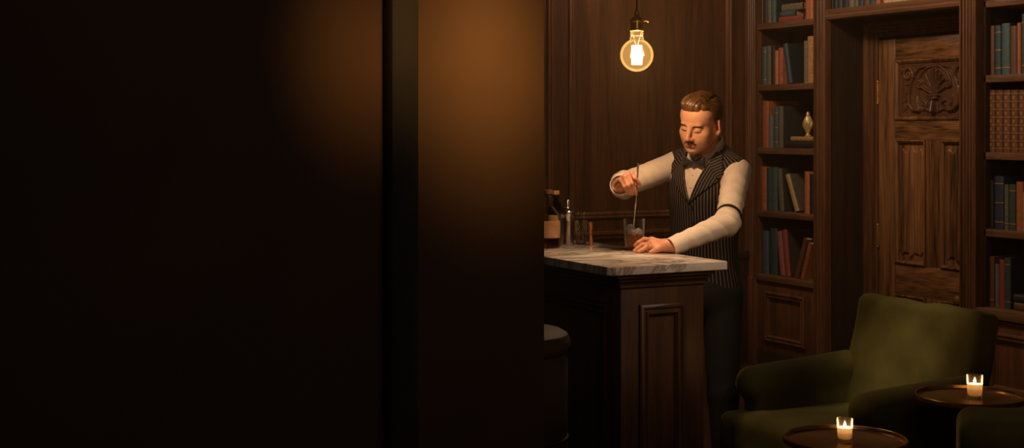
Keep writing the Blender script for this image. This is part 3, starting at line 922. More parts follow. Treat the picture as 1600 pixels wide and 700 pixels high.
# --- head (local frame: x his left, y back, z up, origin between the eyes' level and the ears)
hd = SDF(HO, HM)
hd.ell((0, .018, .035), (.074, .096, .080))
hd.ell((0, -.020, -.028), (.062, .070, .082), k=.03)
hd.ell((0, -.042, .045), (.060, .050, .048), k=.03)
for s in (-1, 1):
    hd.cone((s*.056, .012, -.045), (s*.020, -.066, -.092), .018, .016, k=.028)
    hd.ell((s*.0425, -.055, -.026), (.021, .022, .018), k=.024)
    hd.ell((s*.034, -.048, -.055), (.022, .026, .030), k=.024)
hd.ell((0, -.074, -.060), (.030, .020, .028), k=.022)
hd.ell((0, -.079, -.0955), (.020, .015, .013), k=.014)
hd.cone((-.034, -.080, .014), (.034, -.080, .014), .0095, .0095, k=.016)
for s in (-1, 1):
    hd.ell((s*.030, -.1005, -.001), (.0165, .0145, .0110), k=.016, op='s')
for s in (-1, 1):
    hd.ell((s*.030, -.0765, -.0015), (.0140, .0120, .0112), k=.006)
    hd.cone((s*.019, -.0855, -.0100), (s*.040, -.0790, -.0090), .0022, .0020, k=.005)
hd.cone((0, -.087, .016), (0, -.1130, -.034), .0085, .0100, k=.014)
hd.ell((0, -.1125, -.0375), (.0100, .0095, .0085), k=.006)
for s in (-1, 1):
    hd.ell((s*.0125, -.0990, -.0405), (.0072, .0100, .0068), k=.007)
hd.cone((-.017, -.0905, -.0640), (.017, -.0905, -.0640), .0055, .0055, k=.006)
hd.cone((-.013, -.0905, -.0735), (.013, -.0905, -.0735), .0065, .0065, k=.006)
hd.cone((-.021, -.0985, -.0686), (.021, -.0985, -.0686), .0016, .0016, k=.004, op='s')
hd.ell((0, -.095, -.0835), (.018, .006, .005), k=.008, op='s')
for s in (-1, 1):
    Rm = rotz(s*R(22))@roty(s*R(-6))
    hd.ell((s*.0785, .016, -.008), (.0075, .0195, .0315), k=.006, Rm=Rm)
    hd.ell((s*.0865, .013, -.004), (.006, .0105, .0190), k=.004, op='s', Rm=Rm)
    hd.ell((s*.0770, .008, -.036), (.006, .009, .010), k=.006)
nk = SDF()
nk.cone(H(0, .022, -.055), T_(0, .025, -.02), .052, .056)

# --- torso shared by body, shirt and waistcoat
tor = SDF(TO, TM)
tor.ell((0, .008, -.18), (.150, .100, .19))
tor.ell((0, -.022, -.16), (.122, .084, .13), k=.05)
tor.ell((0, .0, -.40), (.138, .100, .19), k=.07)
tor.ell((0, .005, -.57), (.152, .110, .13), k=.06)
tor.cone((-.138, .012, -.066), (.138, .012, -.066), .050, .050, k=.05)
for s in (-1, 1):
    tor.cone((s*.110, .020, -.048), (s*.030, .030, .015), .036, .036, k=.03)

# --- arms: shoulder, elbow, wrist
SR, ER, WR = T_(-.152, .012, -.066), P(975, 289, 5.70), P(969, 289, 5.500)
SL, EL, WL = T_(.143, .012, -.066), P(1136, 349, 5.465), P(1052, 384.5, 5.362)
hands = SDF()
def fing(pts, rs, k=.004):
    hands.chain(pts, rs, k)
# left hand, resting on the marble round the foot of the glass
LK = [P(1018.5, 375.5, 5.405), P(1018, 381, 5.385), P(1021, 386, 5.368), P(1026, 389.8, 5.352)]
hands.cone(P(1055, 384.3, 5.362), P(1040, 383.5, 5.372), .0255, .0230)
for kx, rr in zip(LK, (.0125, .0125, .0118, .0105)):
    hands.cone(P(1043, 383.5, 5.372), kx, .0200, rr, k=.012)
hands.cone(LK[0], LK[3], .0115, .0100, k=.010)
fing([LK[0], P(1006.5, 374.3, 5.425), P(998, 379, 5.425), P(992.3, 383.6, 5.430)], [.0110, .0100, .0088, .0074], .006)
fing([LK[1], P(1003.5, 383.2, 5.400), P(996, 388.5, 5.398), P(991, 392.4, 5.395)], [.0112, .0100, .0088, .0074], .006)
fing([LK[2], P(1009.5, 387.2, 5.380), P(1002, 391, 5.374), P(997.3, 393.8, 5.370)], [.0108, .0096, .0084, .0072], .006)
fing([LK[3], P(1021.5, 392.3, 5.348), P(1015.8, 394.0, 5.345)], [.0098, .0086, .0070], .006)
fing([P(1042, 381, 5.39), P(1024, 380.5, 5.450), P(1014.5, 383, 5.470), P(1010.8, 386, 5.475)], [.0150, .0120, .0100, .0085], .010)
# right hand, fingers closing on the spoon
RK = [P(986.5, 271.5, 5.452), P(980.8, 273.0, 5.432), P(975.2, 277.0, 5.426), P(970.8, 283.0, 5.428)]
RW = P(969, 287.5, 5.490)
hands.cone(WR, RW, .026, .0235, k=.004)
for kx, rr in zip(RK, (.0115, .0115, .0110, .0100)):
    hands.cone(RW+(P(976, 282, 5.46)-RW)*.5, kx, .0190, rr, k=.010)
hands.cone(RK[0], RK[3], .0105, .0095, k=.008)
fing([RK[0], P(992.2, 279.5, 5.436), P(997.0, 284.8, 5.442), P(999.7, 288.6, 5.452)], [.0108, .0098, .0088, .0076], .005)
fing([RK[1], P(986.2, 287.2, 5.414), P(990.4, 296.0, 5.430), P(993.4, 302.0, 5.448)], [.0108, .0098, .0086, .0074], .005)
fing([RK[2], P(980.2, 290.8, 5.408), P(984.2, 298.0, 5.426), P(987.4, 303.0, 5.448)], [.0103, .0094, .0082, .0070], .005)
fing([RK[3], P(975.5, 292.6, 5.410), P(979.6, 298.5, 5.426), P(982.8, 302.2, 5.446)], [.0094, .0084, .0074, .0064], .005)
fing([P(976, 281, 5.485), P(988, 279.5, 5.492), P(994.2, 285.5, 5.482), P(996.6, 291.5, 5.474)], [.0140, .0115, .0100, .0085], .008)
arms = SDF()
for S_, E_, W_ in ((SR, ER, WR), (SL, EL, WL)):
    arms.cone(S_, E_, .046, .037); arms.cone(E_, W_, .037, .025, k=.02)

def body(p):
    F = smin(hd(p), nk(p), .022)
    F = smin(F, tor(p)+.006, .03)
    F = smin(F, arms(p), .02)
    return smin(F, hands(p), .008)
def hl(v): return (v-HO)@HM
def a_lip(v):
    q = hl(v)
    e = ((q[:, 0]/.0205)**2+((q[:, 2]+.0688)/.0095)**2)
    return np.clip((1.1-e)*2.5, 0, 1)*(q[:, 1] < -.08)*.75
def a_stub(v):
    q = hl(v)
    j = np.clip((-.040-q[:, 2]-.25*np.maximum(q[:, 1]+.05, 0))/.02, 0, 1)*np.clip((.03-q[:, 1])/.03, 0, 1)*np.clip((q[:, 2]+.135)/.02, 0, 1)
    return j*.55*(np.abs(q[:, 0]) < .09)
def a_flush(v):
    q = hl(v)
    f = np.exp(-(((q[:, 2]+.038)/.02)**2+((np.abs(q[:, 0])-.004)/.016)**2+((q[:, 1]+.11)/.02)**2))*.5
    f += np.exp(-(((q[:, 2]+.008)/.03)**2+((np.abs(q[:, 0])-.08)/.012)**2+((q[:, 1]-.015)/.03)**2))*.6
    f += ((np.linalg.norm(v-P(1010, 385, 5.39), axis=1) < .12) | (np.linalg.norm(v-P(985, 287, 5.44), axis=1) < .09))*.25
    return f
lo = np.array([min(TO[0], ER[0], WL[0]) - .42, min(EL[1], WL[1])-.12, .78])
hi = np.array([TO[0]+.34, TO[1]+.45, 1.80])
sculpt('body', body, lo, hi, .0026, SKIN, man, attrs=dict(lip=a_lip, stubble=a_stub, flush=a_flush), relax=1)

# --- hair
HAIRM = plain('brown_hair', srgb(98, 65, 37), .36, var=.5, scale=70)
HAIRD = plain('dark_brown_hair', srgb(78, 51, 32), .5, var=.4, scale=90)
cran = SDF(HO, HM)
cran.ell((0, .020, .037), (.0790, .101, .0855))
cran.ell((-.004, -.040, .088), (.056, .046, .036), k=.03)
def hairline(q):
    th = np.degrees(np.arctan2(np.abs(q[:, 0]), -(q[:, 1]-.012)))
    return np.interp(th, [0, 22, 34, 46, 56, 66, 74, 84, 92, 102, 118, 140, 180],
                     [.062, .064, .070, .066, .048, .022, -.016, -.020, .006, .018, -.014, -.050, -.062])
def hairf(p):
    q = hl(p)
    F = cran(p)
    F = smax(F, hairline(q)-q[:, 2], .010)
    grooves = .0011*np.sin((q[:, 0]*.8-q[:, 1]*.45)*520)*np.clip((q[:, 2]-.06)/.03, 0, 1)
    part_ = .0045*np.exp(-((q[:, 0]-.040-.05*(q[:, 1]+.05))/.0035)**2)*(q[:, 2] > .06)*(q[:, 1] < .05)
    return F+grooves+part_
hair = sculpt('hair', hairf, HO-.16, HO+.19, .0024, HAIRM, man, relax=0)
random.seed(11)
sb = MB()
def onscalp(q, off):
    l = np.array(q, float)
    for _ in range(4):
        f = float(cran((HO+HM@l)[None])[0])
        g = np.array([(float(cran((HO+HM@(l+e))[None])[0])-f)/.002 for e in np.eye(3)*.002])
        l = l-g*(f-off)/max(1e-6, g@g)
    return HO+HM@l
for i in range(120):
    x0 = random.uniform(-.056, .040)
    back = random.uniform(0, 1)
    y0 = -.078+.018*(abs(x0+.005)/.05)**2+back*.06
    n_ = 7; pts = []
    for k in range(n_):
        t = k/(n_-1)
        x = x0+(.026+.012*random.random())*t*(1 if x0 < .02 else .3)
        y = y0+.085*t
        z = .090+.030*min(1, t*1.6+back*.5)
        pts.append(onscalp((x, y, z), .0012+.003*sin(pi*t)*random.random()))
    r = random.uniform(.0013, .0022)
    sb.tube(pts, [r*.5, r, r, r, r, r*.8, r*.2], 5)
part('combed_strands', sb, HAIRM, hair)
def onface(q, off):
    """nearest point of the face surface to local q, lifted by off"""
    l = np.array(q, float)
    for _ in range(5):
        f = float(hd((HO+HM@l)[None])[0])
        g = np.array([(float(hd((HO+HM@(l+e))[None])[0])-f)/.0015 for e in np.eye(3)*.0015])
        l = l-g*(f-off)/max(1e-6, g@g)
    return HO+HM@l
def face_line(ctrl, off, n=14):
    c = np.array(ctrl); t = np.linspace(0, len(c)-1, n)
    return [onface([np.interp(a, range(len(c)), c[:, k]) for k in range(3)], off) for a in t]
for s in (-1, 1):
    eb = MB()
    for dz, o in ((.0018, 0), (-.0012, .15), (-.0035, .3)):
        pts = face_line([(s*(.012+.004*o), -.092, .0110+dz), (s*.026, -.090, .0150+dz), (s*.038, -.083, .0155+dz*.7), (s*.049, -.073, .0105)], .0004)
        eb.tube(pts, [.0006+.0007*sin(pi*min(1, .25+.75*i/13)) for i in range(14)], 6)
    part('eyebrow', eb, HAIRD, man)
ms = MB()
random.seed(3)
for i in range(36):
    s = -1 if i % 2 else 1
    x0 = s*random.uniform(-.001, .021); z0 = -.0520-random.random()*.0035
    x1 = x0+s*random.uniform(.006, .014); z1 = z0-random.uniform(.004, .0085)-abs(x1)*.12
    pts = face_line([(x0, -.100, z0), ((x0+x1)/2, -.097, (z0+z1)/2-.0002), (x1, -.092, z1)], .0008, 5)
    ms.tube(pts, [.0008, .0011, .0011, .0008, .0003], 5)
part('moustache', ms, HAIRD, man)
for s in (-1, 1):
    pts = face_line([(s*.0185, -.088, -.0085), (s*.025, -.089, -.0110), (s*.031, -.089, -.0116), (s*.037, -.086, -.0106), (s*.0425, -.080, -.0078)], .0003, 11)
    part('eyelashes', MB().tube(pts, [.0006+.0009*sin(pi*(i+1)/12) for i in range(11)], 6), HAIRD, man)

# --- shirt
SHIRT = plain('cream_cotton', srgb(226, 204, 182), .75, var=.06, scale=25, bump=.12, bscale=45)
slv = SDF()
slv.cone(SR, ER, .056, .050); slv.cone(ER, WR+(ER-WR)*.12, .051, .040, k=.03)
slv2 = SDF()
slv2.cone(SL, EL, .056, .046); slv2.cone(EL, WL+(EL-WL)*.10, .048, .036, k=.02)
def folds(p, a, b, amp, w):
    ab = b-a; L2 = math.sqrt(ab@ab); ax_ = ab/L2
    t = (p-a)@ax_
    o = np.cross(ax_, (0.3, .5, .8)); s = (p-a)@o
    m = np.exp(-(((t-L2)/.16)**2))
    return amp*m*(1-1.7*np.abs(np.sin(.5*(t*w+s*38+1.5*np.sin(s*50))))**.7)
def sleeves(p):
    f1 = slv(p)+folds(p, SR, ER, .0024, 120)
    f2 = slv2(p)+folds(p, SL, EL, .0036, 115)+.0022*np.sin(p[:, 2]*60+p[:, 0]*75)*np.sin(p[:, 1]*55)
    return np.minimum(f1, f2)
def shirtf(p):
    F = smin(tor(p)-.004, sleeves(p), .022)
    q = (p-TO)@TM
    F = F-.0016*((np.abs(q[:, 0]) < .016) & (q[:, 1] < 0))
    return smax(F, -nk(p)-.002+.004, .002)
shirt = sculpt('shirt', shirtf, lo, hi, .0034, SHIRT, man, relax=2)
def cuff(E_, W_, r0, r1, ln):
    ax_ = (W_-E_)/np.linalg.norm(W_-E_)
    a = W_-ax_*ln*.75; b = W_+ax_*ln*.25
    u = np.cross(ax_, (0, 0, 1.)); u /= np.linalg.norm(u); w = np.cross(ax_, u)
    ring = lambda c, r: [c+r*(u*cos(t)+w*sin(t)) for t in np.linspace(0, 2*pi, 40, endpoint=False)]
    return MB().loft([ring(a+ax_*.004, r0-.006), ring(a, r0), ring(a+ax_*.003, r0+.0012), ring(b-ax_*.003, r1+.0012), ring(b, r1), ring(b, r1-.0025), ring(a+ax_*.01, r0-.008)], caps=False)
part('cuff', cuff(EL, WL, .0385, .0345, .055), SHIRT, shirt)
part('cuff', cuff(ER, WR, .0435, .0395, .060), SHIRT, shirt)
# collar
ca, cb_ = np.array((0, .030, -.035)), np.array((0, .006, .062))
cax = (cb_-ca); cL = np.linalg.norm(cax); cax /= cL
def collarf(p):
    q = (p-TO)@TM-ca
    t = q@cax; rad = np.linalg.norm(q-t[:, None]*cax, axis=1)
    front = np.clip(-q[:, 1]/.06, 0, 1)
    R0 = .0745-.10*t
    fold = np.clip((cL*.72-t)/.05, 0, 1)*.006
    F = np.abs(rad-R0-fold)-.0030
    low = -.020*front+.012*(1-front)
    F = np.maximum(F, np.maximum(low-t, t-(cL-.016*front)))
    gap = .010+.75*np.maximum(cL*.78-t, 0)*.35
    F = np.maximum(F, np.where(q[:, 1] < 0, gap-np.abs(q[:, 0]), -1))
    return F
part_c = sculpt('collar', collarf, TO-np.array((.13, .13, .09)), TO+np.array((.13, .13, .13)), .0022, SHIRT, shirt, relax=1)

# --- waistcoat
def pinstripe():
    m, nt, bs, N, L = newmat('pinstripe_wool')
    a = N.new('ShaderNodeAttribute'); a.attribute_name = 'stripe'
    fr = N.new('ShaderNodeMath'); fr.operation = 'FRACT'; L.new(a.outputs['Fac'], fr.inputs[0])
    s1 = N.new('ShaderNodeMath'); s1.operation = 'SUBTRACT'; s1.inputs[1].default_value = .5; L.new(fr.outputs[0], s1.inputs[0])
    s2 = N.new('ShaderNodeMath'); s2.operation = 'ABSOLUTE'; L.new(s1.outputs[0], s2.inputs[0])
    cr = N.new('ShaderNodeValToRGB'); L.new(s2.outputs[0], cr.inputs['Fac'])
    cr.color_ramp.elements[0].position = .050; cr.color_ramp.elements[0].color = srgb(138, 120, 106)
    cr.color_ramp.elements[1].position = .10; cr.color_ramp.elements[1].color = srgb(31, 27, 27)
    L.new(cr.outputs['Color'], bs.inputs['Base Color'])
    setp(bs, Roughness=.8)
    bs.inputs['Specular IOR Level'].default_value = .2
    return m
PIN = pinstripe()
PITCH = .0112
def a_str(v):
    q = (v-TO)@TM
    th = np.arctan2(q[:, 0], -(q[:, 1]-.02))
    wv = .128+.03*np.clip((-.2-q[:, 2])*-2, -1, 0)
    return th*wv/PITCH+40.5
VA = np.array((0.0, -.182))
def poly2(q, pts):
    """signed distance to a convex polygon in the x-z plane (counter-clockwise)"""
    F = np.full(len(q), -1.0)
    for i in range(len(pts)):
        a = np.array(pts[i]); b = np.array(pts[(i+1) % len(pts)])
        e = b-a; nrm = np.array((e[1], -e[0]))/np.linalg.norm(e)
        F = np.maximum(F, (q[:, [0, 2]]-a)@nrm)
    return F
cut_arm = SDF()
cut_arm.cone(SR+(ER-SR)*.02, ER, .057, .054); cut_arm.cone(SL+(EL-SL)*.02, EL, .057, .050)
neckhole = SDF(TO, TM); neckhole.cone((0, .030, -.02), (0, -.01, .10), .070, .080)
def vestf(p):
    q = (p-TO)@TM
    F = tor(p)-.0125
    V = np.maximum(poly2(q, [(0, -.185), (.086, .05), (-.086, .05)]), q[:, 1]-.01)
    F = np.maximum(F, -V)
    F = np.maximum(F, -neckhole(p))
    F = smax(F, -cut_arm(p), .006)
    F = np.maximum(F, np.abs(q[:, 0])-.166)
    seam = np.exp(-((q[:, 0]+.004)/.0022)**2)*(q[:, 1] < 0)*.0025
    dart = .0016*np.sin(q[:, 2]*34+q[:, 0]*18)*np.exp(-((q[:, 2]+.42)/.12)**2)
    return np.maximum(F+seam+dart, -.62-q[:, 2])
vest = sculpt('waistcoat', vestf, lo, hi, .0034, PIN, man, attrs=dict(stripe=a_str), relax=1)
for s in (-1, 1):
    pts = [(s*.002, -.190), (s*.112, -.094), (s*.105, -.074), (s*.124, -.058), (s*.096, .015), (s*.074, .020)]
    pts_a = [(s*-.003, -.190), (s*.108, -.092), (s*.068, .020)]
    pts_b = [(s*.112, -.086), (s*.126, -.060), (s*.098, .010), (s*.074, .020), (s*.060, -.020)]
    if s < 0: pts_a, pts_b = pts_a[::-1], pts_b[::-1]
    for pp, up_ in ((pts_a, 0.0), (pts_b, .0012)):
        def lapf(p, pp=pp, up_=up_):
            q = (p-TO)@TM
            F = np.abs(tor(p)-.0165-up_)-.0028
            return np.maximum(np.maximum(F, poly2(q, pp)), q[:, 1]+.01)
        def a_lap(v, s=s, up_=up_):
            q = (v-TO)@TM
            al = R(20) if up_ == 0 else R(62)
            return (s*q[:, 0]*cos(al)-q[:, 2]*sin(al))/PITCH+40
        sculpt('lapel' if up_ == 0 else 'lapel_notch', lapf, TO-np.array((.26, .26, .26)), TO+np.array((.2, .2, .09)), .0026, PIN, vest, attrs=dict(stripe=a_lap), relax=0)
BUT = plain('dark_horn_button', srgb(36, 28, 26), .3)
def surf(x, z, off):
    """point on the front of the torso at local x, z"""
    ys = np.linspace(-.25, 0, 400); pts = TO+np.stack([np.full(400, x), ys, np.full(400, z)], 1)@TM.T
    f = tor(pts)-off
    i = int(np.argmax(f < 0)); return pts[i]
for z in (-.205, -.275, -.345, -.415):
    c = surf(.010, z, .0135)
    part('button', MB().loft([[c+TM@np.array((r*cos(a), yy, r*sin(a))) for a in np.linspace(0, 2*pi, 18, endpoint=False)] for r, yy in ((.0075, .003), (.0082, -.001), (.0072, -.003), (.005, -.0022), (.0005, -.0022))]), BUT, vest)
for z in (-.075, -.125):
    c = surf(.0, z, .0056)
    part('shirt_button', MB().ell(c, (.0045, .0045, .0045), 10, 8), plain('pearl_button', srgb(210, 200, 188), .3), shirt)

# --- bow tie
BOWM, nt, bs, N, L = newmat('dark_bow_tie_silk')
tc = N.new('ShaderNodeTexCoord'); wv = N.new('ShaderNodeTexWave'); wv.inputs['Scale'].default_value = 55; wv.inputs['Distortion'].default_value = .6
mpg = N.new('ShaderNodeMapping'); mpg.inputs['Rotation'].default_value = (0, R(35), R(25)); L.new(tc.outputs['Object'], mpg.inputs['Vector']); L.new(mpg.outputs['Vector'], wv.inputs['Vector'])
cr = N.new('ShaderNodeValToRGB'); cr.color_ramp.elements[0].position = .6; cr.color_ramp.elements[0].color = srgb(28, 26, 30); cr.color_ramp.elements[1].position = .95; cr.color_ramp.elements[1].color = srgb(66, 60, 60)
L.new(wv.outputs['Fac'], cr.inputs['Fac']); L.new(cr.outputs['Color'], bs.inputs['Base Color']); setp(bs, Roughness=.42)
bt_o = T_(0.0, -.104, -.020)
bow = SDF(bt_o, TM@roty(R(-4))*1.0)
bow.ell((0, -.004, 0), (.0085, .009, .011))
for s in (-1, 1):
    bow.cone((s*.004, 0, 0), (s*.046, .010, 0), .005, .0075, k=.004)
    bow.cone((s*.010, 0, .002), (s*.047, .009, .015), .004, .006, k=.006)
    bow.cone((s*.010, 0, -.002), (s*.047, .009, -.015), .004, .006, k=.006)
    bow.ell((s*.036, .006, 0), (.014, .007, .017), k=.008)
    bow.ell((s*.022, -.006, 0), (.012, .003, .003), k=.004, op='s')
sculpt('bow_tie', bow, bt_o-.075, bt_o+.075, .0018, BOWM, man, relax=1)

# --- sleeve garter on his left arm
ax_ = (EL-SL)/np.linalg.norm(EL-SL); gl_ = SL+(EL-SL)*.84
u = np.cross(ax_, (0, 1., 0)); u /= np.linalg.norm(u); w = np.cross(ax_, u)
gr = MB()
k0 = 48
grr = [[gl_+ax_*z+(r+.0012*sin(3*t))*(u*cos(t)+w*sin(t)) for t in np.linspace(0, 2*pi, k0, endpoint=False)] for z, r in ((-.0055, .0470), (-.0048, .0508), (.0048, .0508), (.0055, .0470))]
part('sleeve_garter', gr.loft(grr, caps=False), BLACK_METAL if False else plain('black_elastic', srgb(20, 18, 18), .6), man)
# --- ring
fx_ = (P(1009.5, 387.2, 5.380)-LK[2]); fx_ /= np.linalg.norm(fx_)
u = np.cross(fx_, (0, 0, 1.)); u /= np.linalg.norm(u); w = np.cross(fx_, u)
rg = part('finger_ring', MB().torus(LK[2]+(P(1009.5, 387.2, 5.380)-LK[2])*.62, .0104, .0016, np.stack([u, w, fx_], 1), 28, 8), STEEL, man)

# --- trousers and shoes
TROU = plain('black_wool', srgb(14, 14, 15), .9)
tr_ = SDF()
hipc = T_(0, .01, -.52)
tr_.cone(T_(-.05, .01, -.54), T_(.05, .01, -.54), .104, .104)
tr_.ell(hipc-np.array((0, 0, .06)), (.140, .140, .13), k=.04)
foot = []
for s in (-1, 1):
    hip = T_(s*.085, .01, -.60); fl_ = HM@np.array((s*.10, 0.0, 0)); ft = np.array((man.location[0]+fl_[0]+.01, man.location[1]+fl_[1], .09))
    kn = (hip+ft)/2+TM@np.array((0, -.02, 0))
    tr_.cone(hip, kn, .088, .064, k=.03); tr_.cone(kn, ft, .064, .058, k=.02); foot.append(ft)
def trf(p): return np.maximum(tr_(p), p[:, 2]-.96)
sculpt('trousers', trf, (TO[0]-.42, TO[1]-.42, .02), (TO[0]+.45, TO[1]+.5, 1.02), .009, TROU, man, relax=1)
SHOE = plain('black_leather', srgb(18, 16, 15), .3)
fdir = TM@np.array((0, -1, 0)); fdir[2] = 0; fdir /= np.linalg.norm(fdir)
for ft in foot:
    s_ = SDF()
    a = np.array((ft[0], ft[1], .045))
    s_.cone(a-fdir*.05, a+fdir*.06, .040, .042); s_.cone(a+fdir*.06, a+fdir*.15-np.array((0, 0, .012)), .042, .030, k=.02); s_.cone(a, a+np.array((0, 0, .06)), .042, .045, k=.02)
    sculpt('shoe', lambda p, s_=s_: np.maximum(s_(p), .002-p[:, 2]), a-.25, a+.25, .006, SHOE, man)

# ================================================================== lounge furniture
def chair_parts(root, seed):
    """built in the chair's own frame: faces -y, x to its left as one looks at it from the front"""
    rs = np.random.RandomState(seed)
    ph = rs.uniform(0, 6, 8)
    def wr(p, a=.006):
        return a*(np.sin(p[:, 0]*17+p[:, 2]*9+ph[0])*np.sin(p[:, 2]*13+p[:, 1]*8+ph[1])+.5*np.sin(p[:, 0]*31-p[:, 2]*22+ph[2]))
    T = 13
    back = SDF().box((0, .275, .56), (.338, .075, .328), .042, Rm=rotx(-R(T)).T.T)
    fb = lambda p: back(p)+wr(p)+.012*np.exp(-((p[:, 0]/.16)**2+((p[:, 2]-.60)/.14)**2))*(p[:, 1] < .27)
    sculpt('backrest', fb, (-.42, .05, .18), (.42, .52, .95), .011, VELVET, root, local=True)
    for s in (-1, 1):
        arm = SDF().cone((s*.335, -.265, .555), (s*.335, .22, .585), .070, .068).box((s*.335, -.02, .34), (.055, .262, .22), .03, k=.03)
        fa = lambda p, arm=arm: arm(p)+wr(p, .003)
        ao = sculpt('arm', fa, (s*.335-.12, -.40, .08), (s*.335+.12, .36, .70), .010, VELVET, root, local=True)
    seat = SDF().box((0, -.115, .375), (.268, .295, .085), .05).box((0, -.345, .375), (.375, .075, .082), .045, k=.03)
    fs = lambda p: seat(p)+wr(p, .004)-.012*np.exp(-((p[:, 0]/.2)**2+((p[:, 1]+.1)/.2)**2))*(p[:, 2] > .38)
    sculpt('seat_cushion', fs, (-.42, -.46, .26), (.42, .24, .50), .010, VELVET, root, local=True)
    sb = SDF().box((0, .0, .21), (.33, .29, .09), .025)
    sculpt('seat_base', sb, (-.4, -.34, .09), (.4, .36, .33), .012, VELVET, root, local=True)
    for sx in (-1, 1):
        for sy in (-.25, .25):
            part('leg', MB().lathe([(0, 0), (.016, 0), (.020, .03), (.026, .10), (.028, .135), (0, .135)], (sx*.28, sy, 0), 16), W_CASE, root, local=True)

ch = empty('armchair', (3.74, 4.19, 0), 'deep green velvet armchair standing in front of the carved oak door', 'armchair', None, rotz=-pi/2)
chair_parts(ch, 3)
ch2 = empty('armchair', (3.055, 2.575, 0), 'dark green velvet armchair at the bottom right corner seen from behind', 'armchair', None, rotz=math.atan2(.746, .664)+pi/2)
for o in list(ch.children):
    c2 = o.copy(); COL.objects.link(c2); c2.parent = ch2
    for g in o.children:
        d2 = g.copy(); COL.objects.link(d2); d2.parent = c2

WAX = None
def waxmat():
    m, nt, bs, N, L = newmat('candle_wax')
    N.remove(bs)
    t = N.new('ShaderNodeBsdfTranslucent'); t.inputs[0].default_value = (1.0, .93, .80, 1)
    d = N.new('ShaderNodeBsdfDiffuse'); d.inputs[0].default_value = (.95, .84, .68, 1)
    x = N.new('ShaderNodeMixShader'); x.inputs[0].default_value = .25
    L.new(t.outputs[0], x.inputs[1]); L.new(d.outputs[0], x.inputs[2]); L.new(x.outputs[0], N['Material Output'].inputs[0])
    return m
WAX = waxmat()
FLAME = emission('candle_flame', (1.0, .62, .22, 1), 14)
TEA = thin_glass('votive_glass', (.97, .88, .76, 1), .03, .9)
def table(px, py, z, rpx, tlabel, clabel, flip):
    d = (CAMZ-z)*FPX/(py-200)
    c = P(px, py, d); r = rpx*d/FPX
    t = empty('side_table', (c[0], c[1], 0), tlabel, 'side table', 'round brass side tables')
    g = np.array((c[0], c[1], 0))
    part('tray_top', MB().lathe([(0, z-.006), (r-.004, z-.006), (r, z-.003), (r+.001, z+.010), (r-.001, z+.013), (r-.004, z+.012), (r-.006, z+.002), (r-.012, z), (0, z)], g, 72), BRASS_TRAY, t)
    part('pedestal', MB().lathe([(0, z-.008), (.05, z-.008), (.05, z-.014), (.016, z-.02), (.014, z-.06), (.014, .05), (.02, .032), (.11, .014), (.125, .006), (.125, 0), (0, 0)], g, 40), BRASS_TRAY, t)
    return c, r, d
def candle(c, d, label):
    s = d/4.76
    cc = np.array(c)+np.array((0, 0, .0006))
    k = empty('votive_candle', cc, label, 'candle', 'votive candles on the side tables')
    r = .0272*s
    gl = part('glass_cup', MB().lathe([(0, 0), (r*.86, 0), (r*.9, .002), (r*1.0, .078*s), (r*.965, .0782*s), (r*.86, .008), (0, .0075)], cc, 40), TEA, k)
    part('wax', MB().lathe([(0, .009), (r*.86, .0095), (r*.94, .047*s), (r*.88, .048*s), (r*.76, .045*s), (r*.70, .030*s), (0, .029*s)], cc, 36), WAX, k)
    part('wick', MB().tube([cc+np.array((0, 0, .0285*s)), cc+np.array((0.0004, 0, .052*s))], .0009, 6), BLACK_METAL, k)
    h = .022*s; z0 = .049*s
    part('flame', MB().lathe([(0, z0), (.0030*s, z0+.002), (.0050*s, z0+h*.28), (.0042*s, z0+h*.5), (.0022*s, z0+h*.78), (0, z0+h)], cc, 16), FLAME, k)
    light('candle_light', 'POINT', tuple(cc+np.array((0, 0, .0495*s))), 1.9, (1.0, .60, .29), .005)
c1, r1, d1 = table(1516, 622, .66, 83, 'round brass tray table beside the green armchair, its rim cut by the right edge', '', 0)
candle(P(1523, 619.5, d1)*np.array((1, 1, 0))+np.array((0, 0, .66)), d1, 'lit votive candle in a glass cup on the tray table right of the armchair')
c2_, r2, d2_ = table(1320, 690, .66, 95, 'round brass tray table at the bottom edge in front of the armchair', '', 0)
candle(P(1320, 691, d2_)*np.array((1, 1, 0))+np.array((0, 0, .66)), d2_, 'lit votive candle in a glass cup on the tray table at the bottom edge')

# --- leather drum stool at the dark end of the bar
bx, by = 2.07, 3.95
st = empty('bar_stool', (bx, by, 0), 'tall dark leather drum stool beside the bar, half hidden by the dark wall', 'bar stool', None)
LEATHER = plain('oxblood_leather', srgb(40, 22, 16), .7, var=.2, scale=12, bump=.3, bscale=140)
part('seat_pad', MB().lathe([(0, .862), (.17, .862), (.186, .872), (.194, .890), (.194, .908), (.186, .926), (.165, .938), (.10, .944), (0, .946)], (bx, by, 0), 48), LEATHER, st)
part('drum', MB().lathe([(0, .07), (.150, .07), (.172, .10), (.184, .30), (.186, .56), (.182, .60), (.184, .62), (.186, .84), (.178, .864), (0, .864)], (bx, by, 0), 48), LEATHER, st)
part('seam', MB().torus((bx, by, .60), .185, .004, n=48, m=6), LEATHER, st)
part('base_ring', MB().lathe([(0, 0), (.165, 0), (.175, .012), (.172, .06), (.155, .075), (0, .075)], (bx, by, 0), 40), W_CASE, st)

